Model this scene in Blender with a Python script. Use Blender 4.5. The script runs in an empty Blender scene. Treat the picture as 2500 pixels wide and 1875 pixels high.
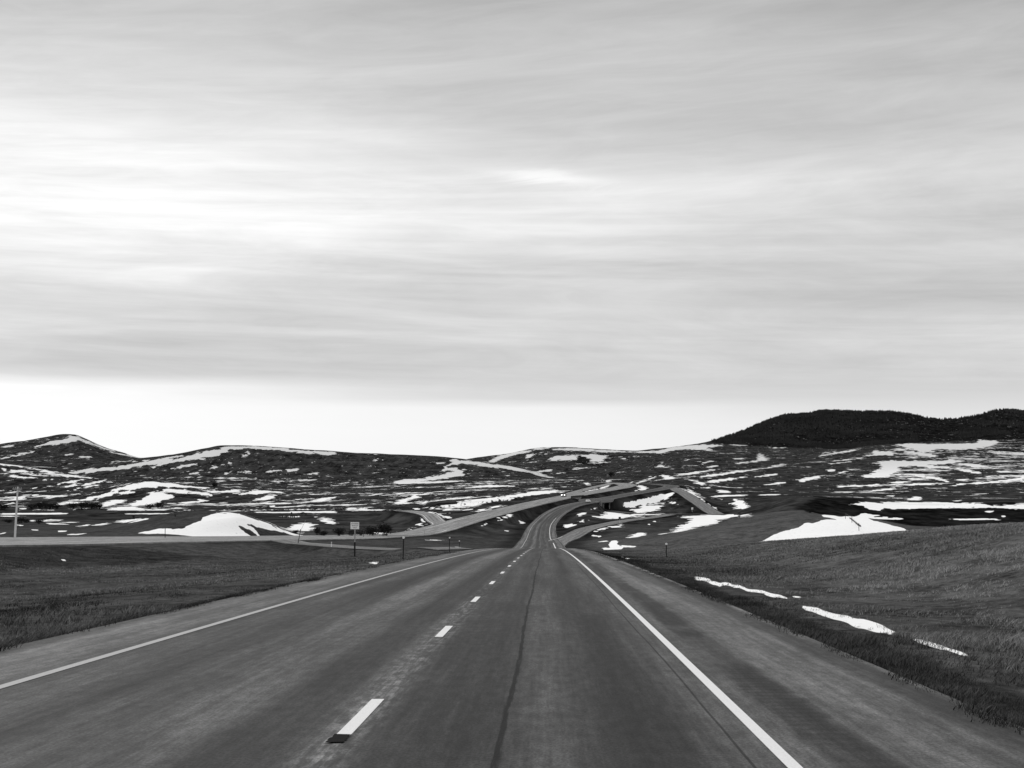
import bpy, bmesh, math, random
import numpy as np
from mathutils import Vector, Matrix

random.seed(7)
RNG = np.random.default_rng(11)
SC = bpy.context.scene
COL = SC.collection

# ------------------------------------------------------------------ camera
F = 3800.0                 # focal length in pixels of the 2500 px wide photograph
HY = 1160.0                # eye level row
EZ = 1.83                  # eye height above the road under the camera
TH = math.atan((HY - 937.5) / F)
cd = bpy.data.cameras.new("camera")
cam = bpy.data.objects.new("camera", cd)
COL.objects.link(cam)
cam.location = (0, 0, EZ)
cam.rotation_euler = (math.pi / 2 + TH, 0, 0)
cd.sensor_width = 36.0
cd.lens = 36.0 * F / 2500.0
cd.clip_start = 0.2
cd.clip_end = 40000
SC.camera = cam

# ------------------------------------------------------------------ exposure
SC.view_settings.view_transform = 'Standard'
SC.view_settings.look = 'None'
SC.view_settings.exposure = 0.0
SC.view_settings.gamma = 1.0

SUN_AZ = math.radians(-38)     # left of the view axis
SUN_EL = math.radians(16)

# ------------------------------------------------------------------ node helper
class NT:
    def __init__(self, tree):
        self.t = tree
        tree.nodes.clear()
    def n(self, typ, **kw):
        nd = self.t.nodes.new(typ)
        for k, v in kw.items():
            setattr(nd, k, v)
        return nd
    def l(self, a, b):
        self.t.links.new(a, b)
    def put(self, sock, v):
        if hasattr(v, 'is_output'):
            self.l(v, sock)
        else:
            sock.default_value = v
    def m(self, op, a, b=0.0, c=0.0, clamp=False):
        nd = self.n('ShaderNodeMath', operation=op)
        nd.use_clamp = clamp
        self.put(nd.inputs[0], a); self.put(nd.inputs[1], b); self.put(nd.inputs[2], c)
        return nd.outputs[0]
    def mix(self, f, a, b):
        nd = self.n('ShaderNodeMix', data_type='FLOAT')
        self.put(nd.inputs[0], f); self.put(nd.inputs[2], a); self.put(nd.inputs[3], b)
        return nd.outputs[0]
    def sm(self, x, lo, hi, a=0.0, b=1.0):
        nd = self.n('ShaderNodeMapRange', interpolation_type='SMOOTHSTEP')
        self.put(nd.inputs[0], x); self.put(nd.inputs[1], lo); self.put(nd.inputs[2], hi)
        nd.inputs[3].default_value = a; nd.inputs[4].default_value = b
        return nd.outputs[0]
    def xyz(self, x, y, z):
        nd = self.n('ShaderNodeCombineXYZ')
        self.put(nd.inputs[0], x); self.put(nd.inputs[1], y); self.put(nd.inputs[2], z)
        return nd.outputs[0]
    def noise(self, vec, scale=1.0, detail=3.0, rough=0.55, dist=0.0):
        nd = self.n('ShaderNodeTexNoise')
        self.l(vec, nd.inputs['Vector'])
        nd.inputs['Scale'].default_value = scale
        nd.inputs['Detail'].default_value = detail
        nd.inputs['Roughness'].default_value = rough
        nd.inputs['Distortion'].default_value = dist
        return nd.outputs['Fac']
    def ramp(self, fac, stops, interp='LINEAR'):
        nd = self.n('ShaderNodeValToRGB')
        nd.color_ramp.interpolation = interp
        e = nd.color_ramp.elements
        while len(e) > 1:
            e.remove(e[-1])
        e[0].position = stops[0][0]; v = stops[0][1]; e[0].color = (v, v, v, 1)
        for p, v in stops[1:]:
            q = e.new(p); q.color = (v, v, v, 1)
        self.l(fac, nd.inputs[0])
        return nd.outputs[0]

def lin(v):
    v /= 255.0
    return v / 12.92 if v <= 0.04045 else ((v + 0.055) / 1.055) ** 2.4

# ------------------------------------------------------------------ sky
def build_world():
    w = bpy.data.worlds.new("World")
    SC.world = w
    w.use_nodes = True
    g = NT(w.node_tree)
    tc = g.n('ShaderNodeTexCoord')
    sep = g.n('ShaderNodeSeparateXYZ')
    g.l(tc.outputs['Generated'], sep.inputs[0])
    x, y, z = sep.outputs
    az = g.m('MULTIPLY', g.m('ARCTAN2', x, y), 180 / math.pi)       # degrees right of the view axis
    el = g.m('MULTIPLY', g.m('ARCSINE', z), 180 / math.pi)
    # long drawn-out cloud streaks
    v1 = g.xyz(g.m('MULTIPLY', az, 0.05), g.m('MULTIPLY', el, 0.42), 0.0)
    slope = g.m('MULTIPLY_ADD', g.sm(el, 6.0, 15.0), 0.10, -0.030)
    e2 = g.m('SUBTRACT', el, g.m('MULTIPLY', az, slope))
    v2 = g.xyz(g.m('MULTIPLY_ADD', az, 0.075, 7.0), g.m('MULTIPLY', e2, 0.60), 3.0)
    v3 = g.xyz(g.m('MULTIPLY_ADD', az, 0.20, 2.0), g.m('MULTIPLY', e2, 1.35), 9.0)
    v4 = g.xyz(g.m('MULTIPLY_ADD', az, 0.030, 4.0), g.m('MULTIPLY', e2, 1.9), 1.0)
    lay = g.m('MULTIPLY', g.m('SUBTRACT', g.noise(v4, 1.0, 4, 0.55, 0.4), 0.5), g.sm(el, 14.0, 8.0, 0.35, 1.0))
    warp = g.m('SUBTRACT', g.noise(v1, 1.0, 3, 0.5, 0.3), 0.5)
    st = g.m('SUBTRACT', g.noise(v2, 1.0, 7, 0.60, 0.7), 0.5)
    fine = g.m('SUBTRACT', g.noise(v3, 1.0, 8, 0.62, 1.3), 0.5)
    ee = g.m('ADD', el, g.m('ADD', g.m('MULTIPLY', warp, 2.0), g.m('MULTIPLY', st, 1.1)))
    # the clear strip over the hills keeps a straighter edge
    low = g.sm(el, 2.4, 4.6)
    ee = g.m('ADD', el, g.m('MULTIPLY', g.m('SUBTRACT', ee, el), g.mix(low, 0.11, 1.0)))
    f = g.m('DIVIDE', ee, 90.0, clamp=True)
    def prof(rows, up):
        st_ = []
        for py, v in sorted(rows, key=lambda r: -r[0]):
            e_ = math.degrees(math.atan((HY - py) / F))
            st_.append((max(0.0, e_ / 90.0), lin(v)))
        st_ += up
        return st_
    up = [(0.30, 0.62), (0.45, 0.95), (0.8, 1.30)]
    L = prof([(1160, 250), (1010, 251), (951, 250), (934, 214), (900, 199), (850, 203), (800, 217), (740, 216), (700, 222), (620, 240), (560, 250), (440, 251), (340, 246), (290, 232), (200, 216), (110, 208), (0, 202)], up)
    M = prof([(1160, 246), (1040, 246), (989, 243), (975, 218), (930, 213), (870, 208), (800, 217), (710, 209), (640, 224), (560, 237), (450, 238), (370, 214), (280, 203), (170, 206), (0, 187)], up)
    R = prof([(1160, 240), (1040, 234), (995, 222), (960, 214), (900, 213), (830, 218), (750, 203), (640, 207), (560, 214), (450, 222), (340, 205), (200, 193), (100, 196), (0, 178)], up)
    l_ = g.ramp(f, L); m_ = g.ramp(f, M); r_ = g.ramp(f, R)
    azw = g.m('ADD', az, g.m('MULTIPLY', warp, 6.0))
    c = g.mix(g.sm(azw, -15.0, 1.0), l_, m_)
    c = g.mix(g.sm(azw, 0.0, 15.5), c, r_)
    k = g.m('ADD', 1.0, g.m('ADD', g.m('ADD', g.m('MULTIPLY', st, 0.54), g.m('MULTIPLY_ADD', lay, 0.34, g.m('MULTIPLY', warp, 0.18))), g.m('MULTIPLY', fine, 0.22)))
    k = g.mix(g.sm(el, 2.2, 4.2), g.m('ADD', 1.0, g.m('MULTIPLY', fine, 0.03)), k)
    c = g.m('MULTIPLY', c, k)
    # one thin bright wisp (cirrus) right of the middle
    wy = g.m('SUBTRACT', el, g.m('MULTIPLY_ADD', az, -0.085, 11.05))
    wx = g.m('SUBTRACT', az, 1.4)
    wis = g.m('MULTIPLY', g.m('EXPONENT', g.m('MULTIPLY', g.m('POWER', g.m('DIVIDE', g.m('ADD', wy, g.m('MULTIPLY', fine, 0.8)), 0.26), 2.0), -1.0)),
              g.m('EXPONENT', g.m('MULTIPLY', g.m('POWER', g.m('DIVIDE', wx, 2.2), 2.0), -1.0)))
    c = g.m('ADD', c, g.m('MULTIPLY', wis, 0.24))
    # behind the viewer the overcast is a little brighter
    c = g.mix(g.sm(y, -0.5, 0.35), g.m('MULTIPLY', c, 1.08), c)
    c = g.m('MINIMUM', c, 1.6)
    sky = g.n('ShaderNodeTexSky', sky_type='NISHITA')
    sky.sun_disc = False
    sky.sun_elevation = SUN_EL
    sky.sun_rotation = SUN_AZ
    bw = g.n('ShaderNodeRGBToBW')
    g.l(sky.outputs[0], bw.inputs[0])
    # cloud deck (brightness in the same units as the sky texture) over the clear-sky light
    tot = g.mix(0.94, bw.outputs[0], g.m('MULTIPLY', c, 10.0))
    bg = g.n('ShaderNodeBackground')
    g.l(tot, bg.inputs[0])
    bg.inputs[1].default_value = 0.1
    out = g.n('ShaderNodeOutputWorld')
    g.l(bg.outputs[0], out.inputs[0])
build_world()

sd = bpy.data.lights.new("sun", 'SUN')
sd.energy = 1.4
sd.angle = math.radians(14)
sd.color = (1.0, 0.985, 0.965)
sun = bpy.data.objects.new("sun", sd)
COL.objects.link(sun)
sun.rotation_euler = Vector((math.sin(SUN_AZ) * math.cos(SUN_EL), math.cos(SUN_AZ) * math.cos(SUN_EL), math.sin(SUN_EL))).to_track_quat('Z', 'Y').to_euler()

# ------------------------------------------------------------------ projection helpers
ct, st_ = math.cos(TH), math.sin(TH)
def at(px, py, Y):
    u = (px - 1250.0) / F; v = -(py - 937.5) / F
    yd = ct - v * st_; zd = st_ + v * ct
    return np.stack(np.broadcast_arrays(u / yd * Y, Y * np.ones_like(np.asarray(u, float)), EZ + zd / yd * Y), -1)
def to_px(X, Y, Z):
    zz = Z - EZ
    dep = ct * Y + st_ * zz
    up = -st_ * Y + ct * zz
    return 1250.0 + F * X / dep, 937.5 - F * up / dep

# ------------------------------------------------------------------ numpy tools
def hermite_slopes(x, y):
    h = np.diff(x, axis=0); d = np.diff(y, axis=0) / h
    m = np.zeros_like(y)
    w1 = 2 * h[1:] + h[:-1]; w2 = h[1:] + 2 * h[:-1]
    same = (d[:-1] * d[1:]) > 0
    with np.errstate(divide='ignore', invalid='ignore'):
        hm = (w1 + w2) / (w1 / d[:-1] + w2 / d[1:])
    m[1:-1] = np.where(same, hm, 0.0)
    m[0] = d[0]; m[-1] = d[-1]
    return m
def pchip(x, y, q):
    x = np.asarray(x, float); y = np.asarray(y, float); q = np.asarray(q, float)
    m = hermite_slopes(x, y)
    qc = np.clip(q, x[0], x[-1])
    i = np.clip(np.searchsorted(x, qc) - 1, 0, len(x) - 2)
    h = x[i + 1] - x[i]; t = (qc - x[i]) / h
    return ((2 * t**3 - 3 * t**2 + 1) * y[i] + (t**3 - 2 * t**2 + t) * h * m[i] + (-2 * t**3 + 3 * t**2) * y[i + 1] + (t**3 - t**2) * h * m[i + 1])
def sstep(x, a, b):
    t = np.clip((x - a) / (b - a), 0, 1)
    return t * t * (3 - 2 * t)
def hash2(ix, iy, seed):
    h = (ix.astype(np.int64) * 374761393 + iy.astype(np.int64) * 668265263 + seed * 974634777) & 0x7fffffff
    h = ((h ^ (h >> 13)) * 1274126177) & 0x7fffffff
    return ((h ^ (h >> 16)) & 0xffff) / 65535.0
def vnoise(x, y, seed=0):
    ix = np.floor(x); iy = np.floor(y)
    fx = x - ix; fy = y - iy
    fx = fx * fx * (3 - 2 * fx); fy = fy * fy * (3 - 2 * fy)
    a = hash2(ix, iy, seed); b = hash2(ix + 1, iy, seed); c = hash2(ix, iy + 1, seed); d = hash2(ix + 1, iy + 1, seed)
    return (a * (1 - fx) + b * fx) * (1 - fy) + (c * (1 - fx) + d * fx) * fy
def fbm(x, y, octv=4, seed=0, gain=0.5):
    s = 0; a = 1; n = 0
    for o in range(octv):
        s = s + a * (vnoise(x * 2**o + 13.7 * o, y * 2**o - 5.1 * o, seed + o) - 0.5); n += a; a *= gain
    return s / n * 2

# ------------------------------------------------------------------ roads in plan
AZR = 0.0218               # our carriageway runs 1.25 degrees right of the view axis
def near_z(Y):
    Y = np.asarray(Y, float)
    return -0.0314 * Y - 3.2e-5 * np.maximum(Y, 0) ** 2
def line_from(keys):
    return np.array([at(px, py, Y) for px, py, Y in keys]).reshape(-1, 3)
class Road:
    def __init__(self, pts, l, r, step=3.0, bank=0.0):
        p = np.asarray(pts, float)
        s = np.concatenate([[0], np.cumsum(np.linalg.norm(np.diff(p[:, :2], axis=0), axis=1))])
        q = np.arange(0, s[-1] + 1e-6, step)
        self.p = np.stack([pchip(s, p[:, i], q) for i in range(3)], -1)
        # smooth the plan so that kinks between the keys turn into curves
        for _ in range(6):
            self.p[1:-1] = 0.25 * self.p[:-2] + 0.5 * self.p[1:-1] + 0.25 * self.p[2:]
        self.s = np.concatenate([[0], np.cumsum(np.linalg.norm(np.diff(self.p[:, :2], axis=0), axis=1))])
        t = np.gradient(self.p[:, :2], axis=0)
        t /= np.linalg.norm(t, axis=1)[:, None]
        self.nrm = np.stack([t[:, 1], -t[:, 0]], -1)      # to the right of travel
        self.tan = t
        self.l, self.r = l, r
        self.bank = bank * (1 - sstep(self.p[:, 1], 380, 620))
        self.skip = np.zeros(len(self.p), bool)
    def xy(self, i, lat, dz=0.0):
        return Vector((self.p[i, 0] + self.nrm[i, 0] * lat, self.p[i, 1] + self.nrm[i, 1] * lat, self.p[i, 2] + dz - lat * self.bank[i]))
    def pick(self, Y):
        return int(np.argmin(np.abs(self.p[:, 1] - Y)))

yn = np.arange(-60, 245, 15.0)
nearpts = [(AZR * y_, y_, float(near_z(y_))) for y_ in yn]
mk = [(1336, 1336, 377), (1334, 1325, 440), (1330, 1310, 560), (1338, 1277, 748), (1360, 1255, 830), (1397, 1236, 900), (1466, 1221, 975),
      (1568, 1202, 1065), (1638, 1190, 1165), (1640, 1185, 1260), (1600, 1181.5, 1400), (1550, 1180.5, 1550), (1500, 1184, 1750)]
EAST = Road(nearpts + [tuple(v) for v in line_from(mk)], -8.1, 4.33)
wk = [(-700, 1322, 100), (-340, 1322, 140), (0, 1321, 180), (420, 1316, 280), (700, 1313, 375), (900, 1309, 455), (1040, 1298, 560), (1160, 1265, 705), (1270, 1237, 850), (1380, 1213, 990),
      (1462, 1199, 1100), (1520, 1189, 1200), (1532, 1183, 1300), (1505, 1179, 1420), (1450, 1178, 1540), (1380, 1180, 1700)]
wp = line_from(wk)
WEST = Road(np.vstack([[wp[0] + np.array([-1.0, -140, 3.2])], wp]), -8.0, 7.0, bank=0.055)
OFF = Road(line_from([(1340, 1333, 385), (1351, 1326, 425), (1363, 1319, 470), (1378, 1313.5, 520), (1403, 1301.5, 570), (1442, 1288, 618), (1513, 1273, 700), (1600, 1261.5, 800), (1632, 1256, 860), (1650, 1253.5, 900)]), -3.6, 3.6)
ON = Road(line_from([(1752, 1256, 860), (1742, 1251, 890), (1702, 1225, 985), (1662, 1200, 1085), (1640, 1191, 1160), (1636, 1187, 1230)]), -4.2, 4.2)
WRAMP = Road(line_from([(985, 1246, 760), (1015, 1249, 730), (1052, 1258, 690), (1075, 1270, 645), (1074, 1285, 588), (1022, 1300, 528), (915, 1308.5, 468)]), -4.0, 4.0)
LOOP = Road(line_from([(1385, 1208, 1040), (1420, 1197, 1130), (1455, 1188, 1230), (1488, 1181, 1350), (1500, 1177.5, 1480)]), -3.5, 3.5)
CROSS = Road(line_from([(-700, 1250, 1010), (0, 1251, 1010), (830, 1250, 1005), (1100, 1246, 1010), (1330, 1241, 1000), (1475, 1240, 975), (1540, 1252.5, 900), (1640, 1254.5, 872), (1755, 1255.5, 858), (1900, 1262, 845), (2300, 1275, 830)]), -4.5, 4.5)
OVER = Road(line_from([(690, 1321, 318), (780, 1327, 285), (870, 1334, 255), (1000, 1340, 235), (1130, 1343, 215)]), -2.6, 2.6)

def nearest_xy(road, other):
    d = np.linalg.norm(road.p[:, None, :2] - other.p[None, :, :2], axis=2)
    return np.unravel_index(np.argmin(d), d.shape)
BR_E = nearest_xy(EAST, CROSS)[0]
BR_W = nearest_xy(WEST, CROSS)[0]
for rd, i in ((EAST, BR_E), (WEST, BR_W)):
    rd.skip[max(0, i - 4):i + 5] = True
# the crossroad passes 6.5 m under both decks
for rd, i in ((EAST, BR_E), (WEST, BR_W)):
    d = np.linalg.norm(CROSS.p[:, :2] - rd.p[i, :2], axis=1)
    w_ = 1 - sstep(d, 25, 90)
    CROSS.p[:, 2] = CROSS.p[:, 2] * (1 - w_) + np.minimum(CROSS.p[:, 2], rd.p[i, 2] - 6.5) * w_
# the crossover meets both carriageways flush
for e, rd in ((0, WEST), (-1, EAST)):
    j = np.argmin(np.linalg.norm(rd.p[:, :2] - OVER.p[e, :2], axis=1))
    d = np.linalg.norm(OVER.p[:, :2] - OVER.p[e, :2], axis=1)
    w_ = 1 - sstep(d, 5, 22)
    OVER.p[:, 2] = OVER.p[:, 2] * (1 - w_) + (rd.p[j, 2] - 0.03) * w_
def conform(ramp, main):
    for i in range(len(ramp.p)):
        j = np.argmin(np.linalg.norm(main.p[:, :2] - ramp.p[i, :2], axis=1))
        dv = ramp.p[i, :2] - main.p[j, :2]
        lat = dv @ main.nrm[j]
        over = max(lat - main.r, main.l - lat)
        w_ = 1 - sstep(np.array(over), 3.0, 11.0)
        ramp.p[i, 2] = ramp.p[i, 2] * (1 - w_) + (main.p[j, 2] - np.clip(lat, main.l, main.r) * main.bank[j] - 0.01) * w_
conform(OFF, EAST); conform(ON, EAST); conform(WRAMP, WEST); conform(LOOP, WEST)
CORR = [(EAST, 15), (WEST, 12), (OFF, 16), (ON, 16), (WRAMP, 14), (LOOP, 12), (CROSS, 16), (OVER, 6)]

# ------------------------------------------------------------------ terrain
LINES = [
 [(-700,330,1305),(0,330,1308),(580,330,1311),(1000,330,1345),(1300,330,1338),(1500,330,1337),(1585,335,1325),(1700,340,1304),(1820,345,1290),(1900,335,1282),(2000,330,1277),(2240,320,1290),(2500,320,1280),(3200,320,1270)],
 [(-700,430,1285),(0,430,1291),(250,430,1287),(380,430,1262),(430,430,1253),(500,430,1247),(570,430,1250),(640,430,1271),(740,430,1305),(850,430,1312),(1000,430,1320),(1317,430,1327),(1480,430,1317),(1585,425,1308),(1700,430,1290),(1820,440,1261),(1950,425,1247),(2000,410,1257),(2100,395,1264),(2240,390,1285),(2500,390,1290),(3200,390,1290)],
 [(-700,600,1275),(0,600,1276),(380,600,1277),(500,600,1279),(740,600,1283),(1000,600,1293),(1317,600,1303),(1440,600,1290),(1600,600,1288),(1750,600,1285),(1850,600,1278),(1950,600,1276),(2100,600,1290),(2240,600,1292),(2500,600,1290),(3200,600,1290)],
 [(-700,900,1256),(0,900,1256),(500,900,1256),(1000,900,1252),(1100,900,1243),(1270,885,1237),(1400,900,1238),(1500,900,1252),(1600,900,1253),(1740,900,1252),(1850,850,1236),(1960,820,1214),(2060,820,1220),(2200,820,1230),(2500,820,1229),(3200,820,1229)],
 [(-700,1250,1224),(0,1250,1228),(500,1250,1228),(1000,1250,1216),(1200,1250,1200),(1400,1250,1190),(1640,1250,1187),(1750,1250,1200),(1900,1150,1210),(2060,1120,1212),(2500,1100,1213),(3200,1100,1210)],
 [(-700,1500,1190),(0,1500,1200),(250,1500,1192),(310,1500,1181),(350,1500,1175.5),(400,1500,1176),(450,1500,1180),(560,1500,1190),(650,1500,1200),(740,1500,1203),(1000,1500,1196),(1200,1500,1190),(1400,1500,1178.5),(1560,1550,1181),(1640,1550,1174),(1800,1500,1190),(2000,1500,1188),(2500,1500,1180),(3200,1500,1170)],
 [(-700,1850,1100),(0,1850,1131),(100,1850,1143),(240,1850,1167),(350,1800,1187),(540,1850,1186),(740,1850,1190),(1000,1850,1183),(1200,1850,1175),(1400,1850,1170),(1560,1850,1166),(1700,1850,1156),(1900,1850,1158),(2200,1850,1155),(2500,1850,1150),(3200,1850,1140)],
 [(-700,2080,1150),(0,2080,1165),(240,2080,1178),(540,2080,1170),(1000,2080,1172),(1200,2080,1168),(1400,2080,1168),(1700,2080,1142),(2000,2080,1142),(2500,2080,1132),(3200,2080,1120)],
 [(-700,2500,1115),(0,2500,1128),(170,2500,1131),(260,2500,1128),(350,2500,1119),(450,2500,1105),(500,2500,1095),(540,2500,1088.5),(640,2500,1090),(770,2500,1098),(900,2500,1108),(1030,2480,1113),(1120,2450,1119),(1170,2440,1124),(1260,2400,1141),(1350,2350,1166),(1450,2400,1158),(1600,2500,1125),(1730,2500,1113),(1900,2500,1123),(2100,2500,1110),(2300,2500,1105),(2500,2500,1110),(3200,2500,1110)],
 [(-700,2760,1125),(0,2760,1122),(170,2760,1115),(300,2760,1128),(540,2760,1104),(900,2760,1122),(1120,2760,1131),(1260,2760,1137),(1350,2760,1128),(1500,2760,1124),(1700,2760,1103),(1900,2760,1108),(2150,2760,1093),(2450,2760,1088),(3200,2760,1085)],
 [(-700,3250,1130),(0,3250,1086),(60,3250,1077),(120,3250,1067),(165,3250,1061),(185,3250,1062),(215,3250,1073),(250,3250,1088),(300,3250,1103),(355,3250,1117.5),(540,3250,1118),(900,3250,1130),(1120,3250,1123),(1165,3250,1117),(1240,3250,1106),(1325,3250,1092),(1400,3250,1092.5),(1540,3250,1100.5),(1620,3250,1093),(1690,3250,1086),(1740,3250,1079),(1800,3300,1085),(1900,3300,1092),(2050,3300,1095),(2160,3300,1085),(2300,3300,1080),(2450,3300,1073),(3200,3300,1070)],
 [(-700,4200,1150),(0,4200,1125),(300,4200,1140),(1100,4200,1145),(1400,4200,1130),(1600,4200,1112),(1700,4200,1092),(1750,4200,1077),(1800,4200,1061),(1840,4200,1043),(1880,4200,1026),(1920,4200,1015),(1960,4200,1013),(2010,4200,1005),(2080,4200,1007),(2160,4200,1008),(2210,4200,1013),(2260,4200,1022),(2300,4200,1025),(2340,4200,1023),(2400,4200,1012),(2440,4200,1004),(2480,4200,1005),(2520,4200,1012),(2700,4200,1025),(3200,4200,1040)],
 [(-700,5600,1156),(0,5600,1150),(1400,5600,1150),(1900,5600,1100),(2500,5600,1100),(3200,5600,1100)],
 [(-700,12000,1158),(3200,12000,1158)],
]
PXG = np.arange(-1500, 4000, 8.0)
YK, ZK = [], []
for ln in LINES:
    a = np.array(ln, float)
    yk = pchip(a[:, 0], a[:, 1], PXG); pk = pchip(a[:, 0], a[:, 2], PXG)
    YK.append(yk); ZK.append(at(PXG, pk, yk)[:, 2])
YK = np.array(YK); ZK = np.array(ZK); MK = hermite_slopes(YK, ZK)
def loft_row(Y):
    out = np.empty_like(PXG)
    idx = np.clip((YK <= Y).sum(0) - 1, 0, len(LINES) - 2)
    c = np.arange(len(PXG))
    x0, x1 = YK[idx, c], YK[idx + 1, c]; y0, y1 = ZK[idx, c], ZK[idx + 1, c]; m0, m1 = MK[idx, c], MK[idx + 1, c]
    h = x1 - x0; t = np.clip((Y - x0) / h, 0, 1)
    return (2*t**3-3*t**2+1)*y0 + (t**3-2*t**2+t)*h*m0 + (-2*t**3+3*t**2)*y1 + (t**3-t**2)*h*m1
CRX = [-400, -120, -75, -60, -48, -30, -16, -10, -8.3, 0, 4.5, 5.6, 7.2, 9.5, 14, 21, 28, 33, 45, 80, 400]
def near_ground(X, Y):
    lat = X - AZR * Y
    k = np.clip(3.75 - 0.0172 * Y, 0.12, 4.3)          # the bank on the right sinks towards the crest
    lo = pchip(CRX, [1.8, 1.7, 1.2, 0.6, -0.5, -1.1, -0.85, -0.40, -0.06, 0, -0.06, -0.32, -0.52, -0.30, 0, 0, 0, 0, 0, 0, 0], lat)
    hi = pchip(CRX, [0, 0, 0, 0, 0, 0, 0, 0, 0, 0, 0, 0, 0, 0.02, 0.30, 0.72, 0.98, 1.0, 0.85, 0.6, 0.4], lat)
    return near_z(np.minimum(Y, 330)) - 0.0 + lo + hi * k
def ground_z_row(X, Y):
    """natural ground height along one row (Y scalar, X array)"""
    zn = near_ground(X, np.full_like(X, Y)) if Y < 335 else 0.0
    if Y > 245:
        px = 1250.0 + F * X / (Y * 1.0035)
        zf = np.interp(px, PXG, loft_row(max(Y, 322.0)))
        b = sstep(Y, 245, 330)
    else:
        zf = 0.0; b = 0.0
    z = zn * (1 - b) + zf * b
    amp = 0.05 + 0.9 * sstep(Y, 250, 900) + 2.2 * sstep(Y, 1500, 3300)
    z = z + amp * (0.7 * fbm(X / 55.0, np.full_like(X, Y / 90.0), 3, 5) + 0.6 * fbm(X / 190.0, np.full_like(X, Y / 240.0), 3, 21) * (Y > 600))
    if Y < 330:
        z = z + (0.10 * fbm(X / 2.1, np.full_like(X, Y / 2.1), 3, 3) + 0.12 * fbm(X / 7.0, np.full_like(X, Y / 7.0), 2, 8)) * sstep(np.abs(X - AZR * Y + 1.9), 6.6, 9.5)
    return z

YB = 60.0
rows = np.concatenate([np.arange(-48, 8, 2.0), np.arange(8, 245, 0.6), np.arange(245, 480, 1.5), np.arange(480, 1320, 3.2), np.arange(1320, 3400, 7.0),
                       np.arange(3400, 4500, 12.0), np.array([4550, 4700, 5000, 5400, 6000, 7000, 8500, 10000, 12000.])])
uc = np.arange(-0.345, 0.3451, 0.00066)
uc = np.concatenate([np.linspace(-0.62, -0.345, 70)[:-1], uc, np.linspace(0.345, 0.62, 70)[1:]])
NR, NC = len(rows), len(uc)
GX = uc[None, :] * (rows[:, None] + YB)
GY = np.repeat(rows[:, None], NC, 1)
GZ = np.empty_like(GX)
for i_, Y_ in enumerate(rows):
    GZ[i_] = ground_z_row(GX[i_], Y_)

ROADD = np.full(GX.shape, 99.0)          # metres outside the nearest pavement
num = np.zeros(GX.shape); den = np.zeros(GX.shape); wmax = np.zeros(GX.shape)
for rd, L_ in CORR:
    ok = ~rd.skip
    P = rd.p
    hw = max(-rd.l, rd.r)
    for i in range(len(P) - 1):
        if rd.skip[i] or rd.skip[i + 1]:
            continue
        a, b = P[i], P[i + 1]
        y0, y1 = min(a[1], b[1]) - hw - L_ - 1, max(a[1], b[1]) + hw + L_ + 1
        r0, r1 = np.searchsorted(rows, y0), np.searchsorted(rows, y1)
        if r1 <= r0:
            continue
        x0, x1 = min(a[0], b[0]) - hw - L_ - 1, max(a[0], b[0]) + hw + L_ + 1
        dmin, dmax = rows[r0] + YB, rows[min(r1, NR - 1)] + YB
        cands = [x0 / dmin, x0 / dmax, x1 / dmin, x1 / dmax]
        c0, c1 = np.searchsorted(uc, min(cands)), np.searchsorted(uc, max(cands))
        if c1 <= c0:
            continue
        sl = (slice(r0, r1), slice(c0, c1))
        X_, Y_ = GX[sl], GY[sl]
        ab = b[:2] - a[:2]; L2 = ab @ ab
        t = np.clip(((X_ - a[0]) * ab[0] + (Y_ - a[1]) * ab[1]) / L2, 0, 1)
        dx = X_ - (a[0] + t * ab[0]); dy = Y_ - (a[1] + t * ab[1])
        sd_ = (dx * ab[1] - dy * ab[0]) / math.sqrt(L2)
        d = np.hypot(dx, dy)
        e = np.where(sd_ > 0, d - rd.r, d + rd.l)
        ROADD[sl] = np.minimum(ROADD[sl], e)
        zr = a[2] + t * (b[2] - a[2]) - np.clip(sd_, rd.l, rd.r) * rd.bank[i]
        w = 1 - sstep(e, 0.35, L_)
        better = w ** 6
        num[sl] += better * zr; den[sl] += better
        wmax[sl] = np.maximum(wmax[sl], w)
zc = num / np.maximum(den, 1e-12)
GZ = np.where(wmax > 0, GZ * (1 - wmax) + (zc - 0.22) * wmax, GZ)

def ground_at(X, Y):
    """height of the finished ground under a point"""
    i = int(np.clip(np.searchsorted(rows, Y) - 1, 0, NR - 2))
    ty = (Y - rows[i]) / (rows[i + 1] - rows[i])
    z0 = np.interp(X / (rows[i] + YB), uc, GZ[i]); z1 = np.interp(X / (rows[i + 1] + YB), uc, GZ[i + 1])
    return float(z0 * (1 - ty) + z1 * ty)
def ground_many(X, Y):
    i = np.clip(np.searchsorted(rows, Y) - 1, 0, NR - 2)
    def samp(ii):
        u = X / (rows[ii] + YB)
        j = np.clip(np.searchsorted(uc, u) - 1, 0, NC - 2)
        t = np.clip((u - uc[j]) / (uc[j + 1] - uc[j]), 0, 1)
        return GZ[ii, j] * (1 - t) + GZ[ii, j + 1] * t, ROADD[ii, j]
    a, da = samp(i); b, db = samp(i + 1)
    t = (Y - rows[i]) / (rows[i + 1] - rows[i])
    return a * (1 - t) + b * t, np.minimum(da, db)
def foot(px, Y):
    """the ground point that stands in the direction of a photograph column, Y metres ahead"""
    z = EZ - 8.0
    for _ in range(6):
        dep = ct * Y + st_ * (z - EZ)
        X = (px - 1250.0) / F * dep
        z = ground_at(X, Y)
    return Vector((X, Y, z))

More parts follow.
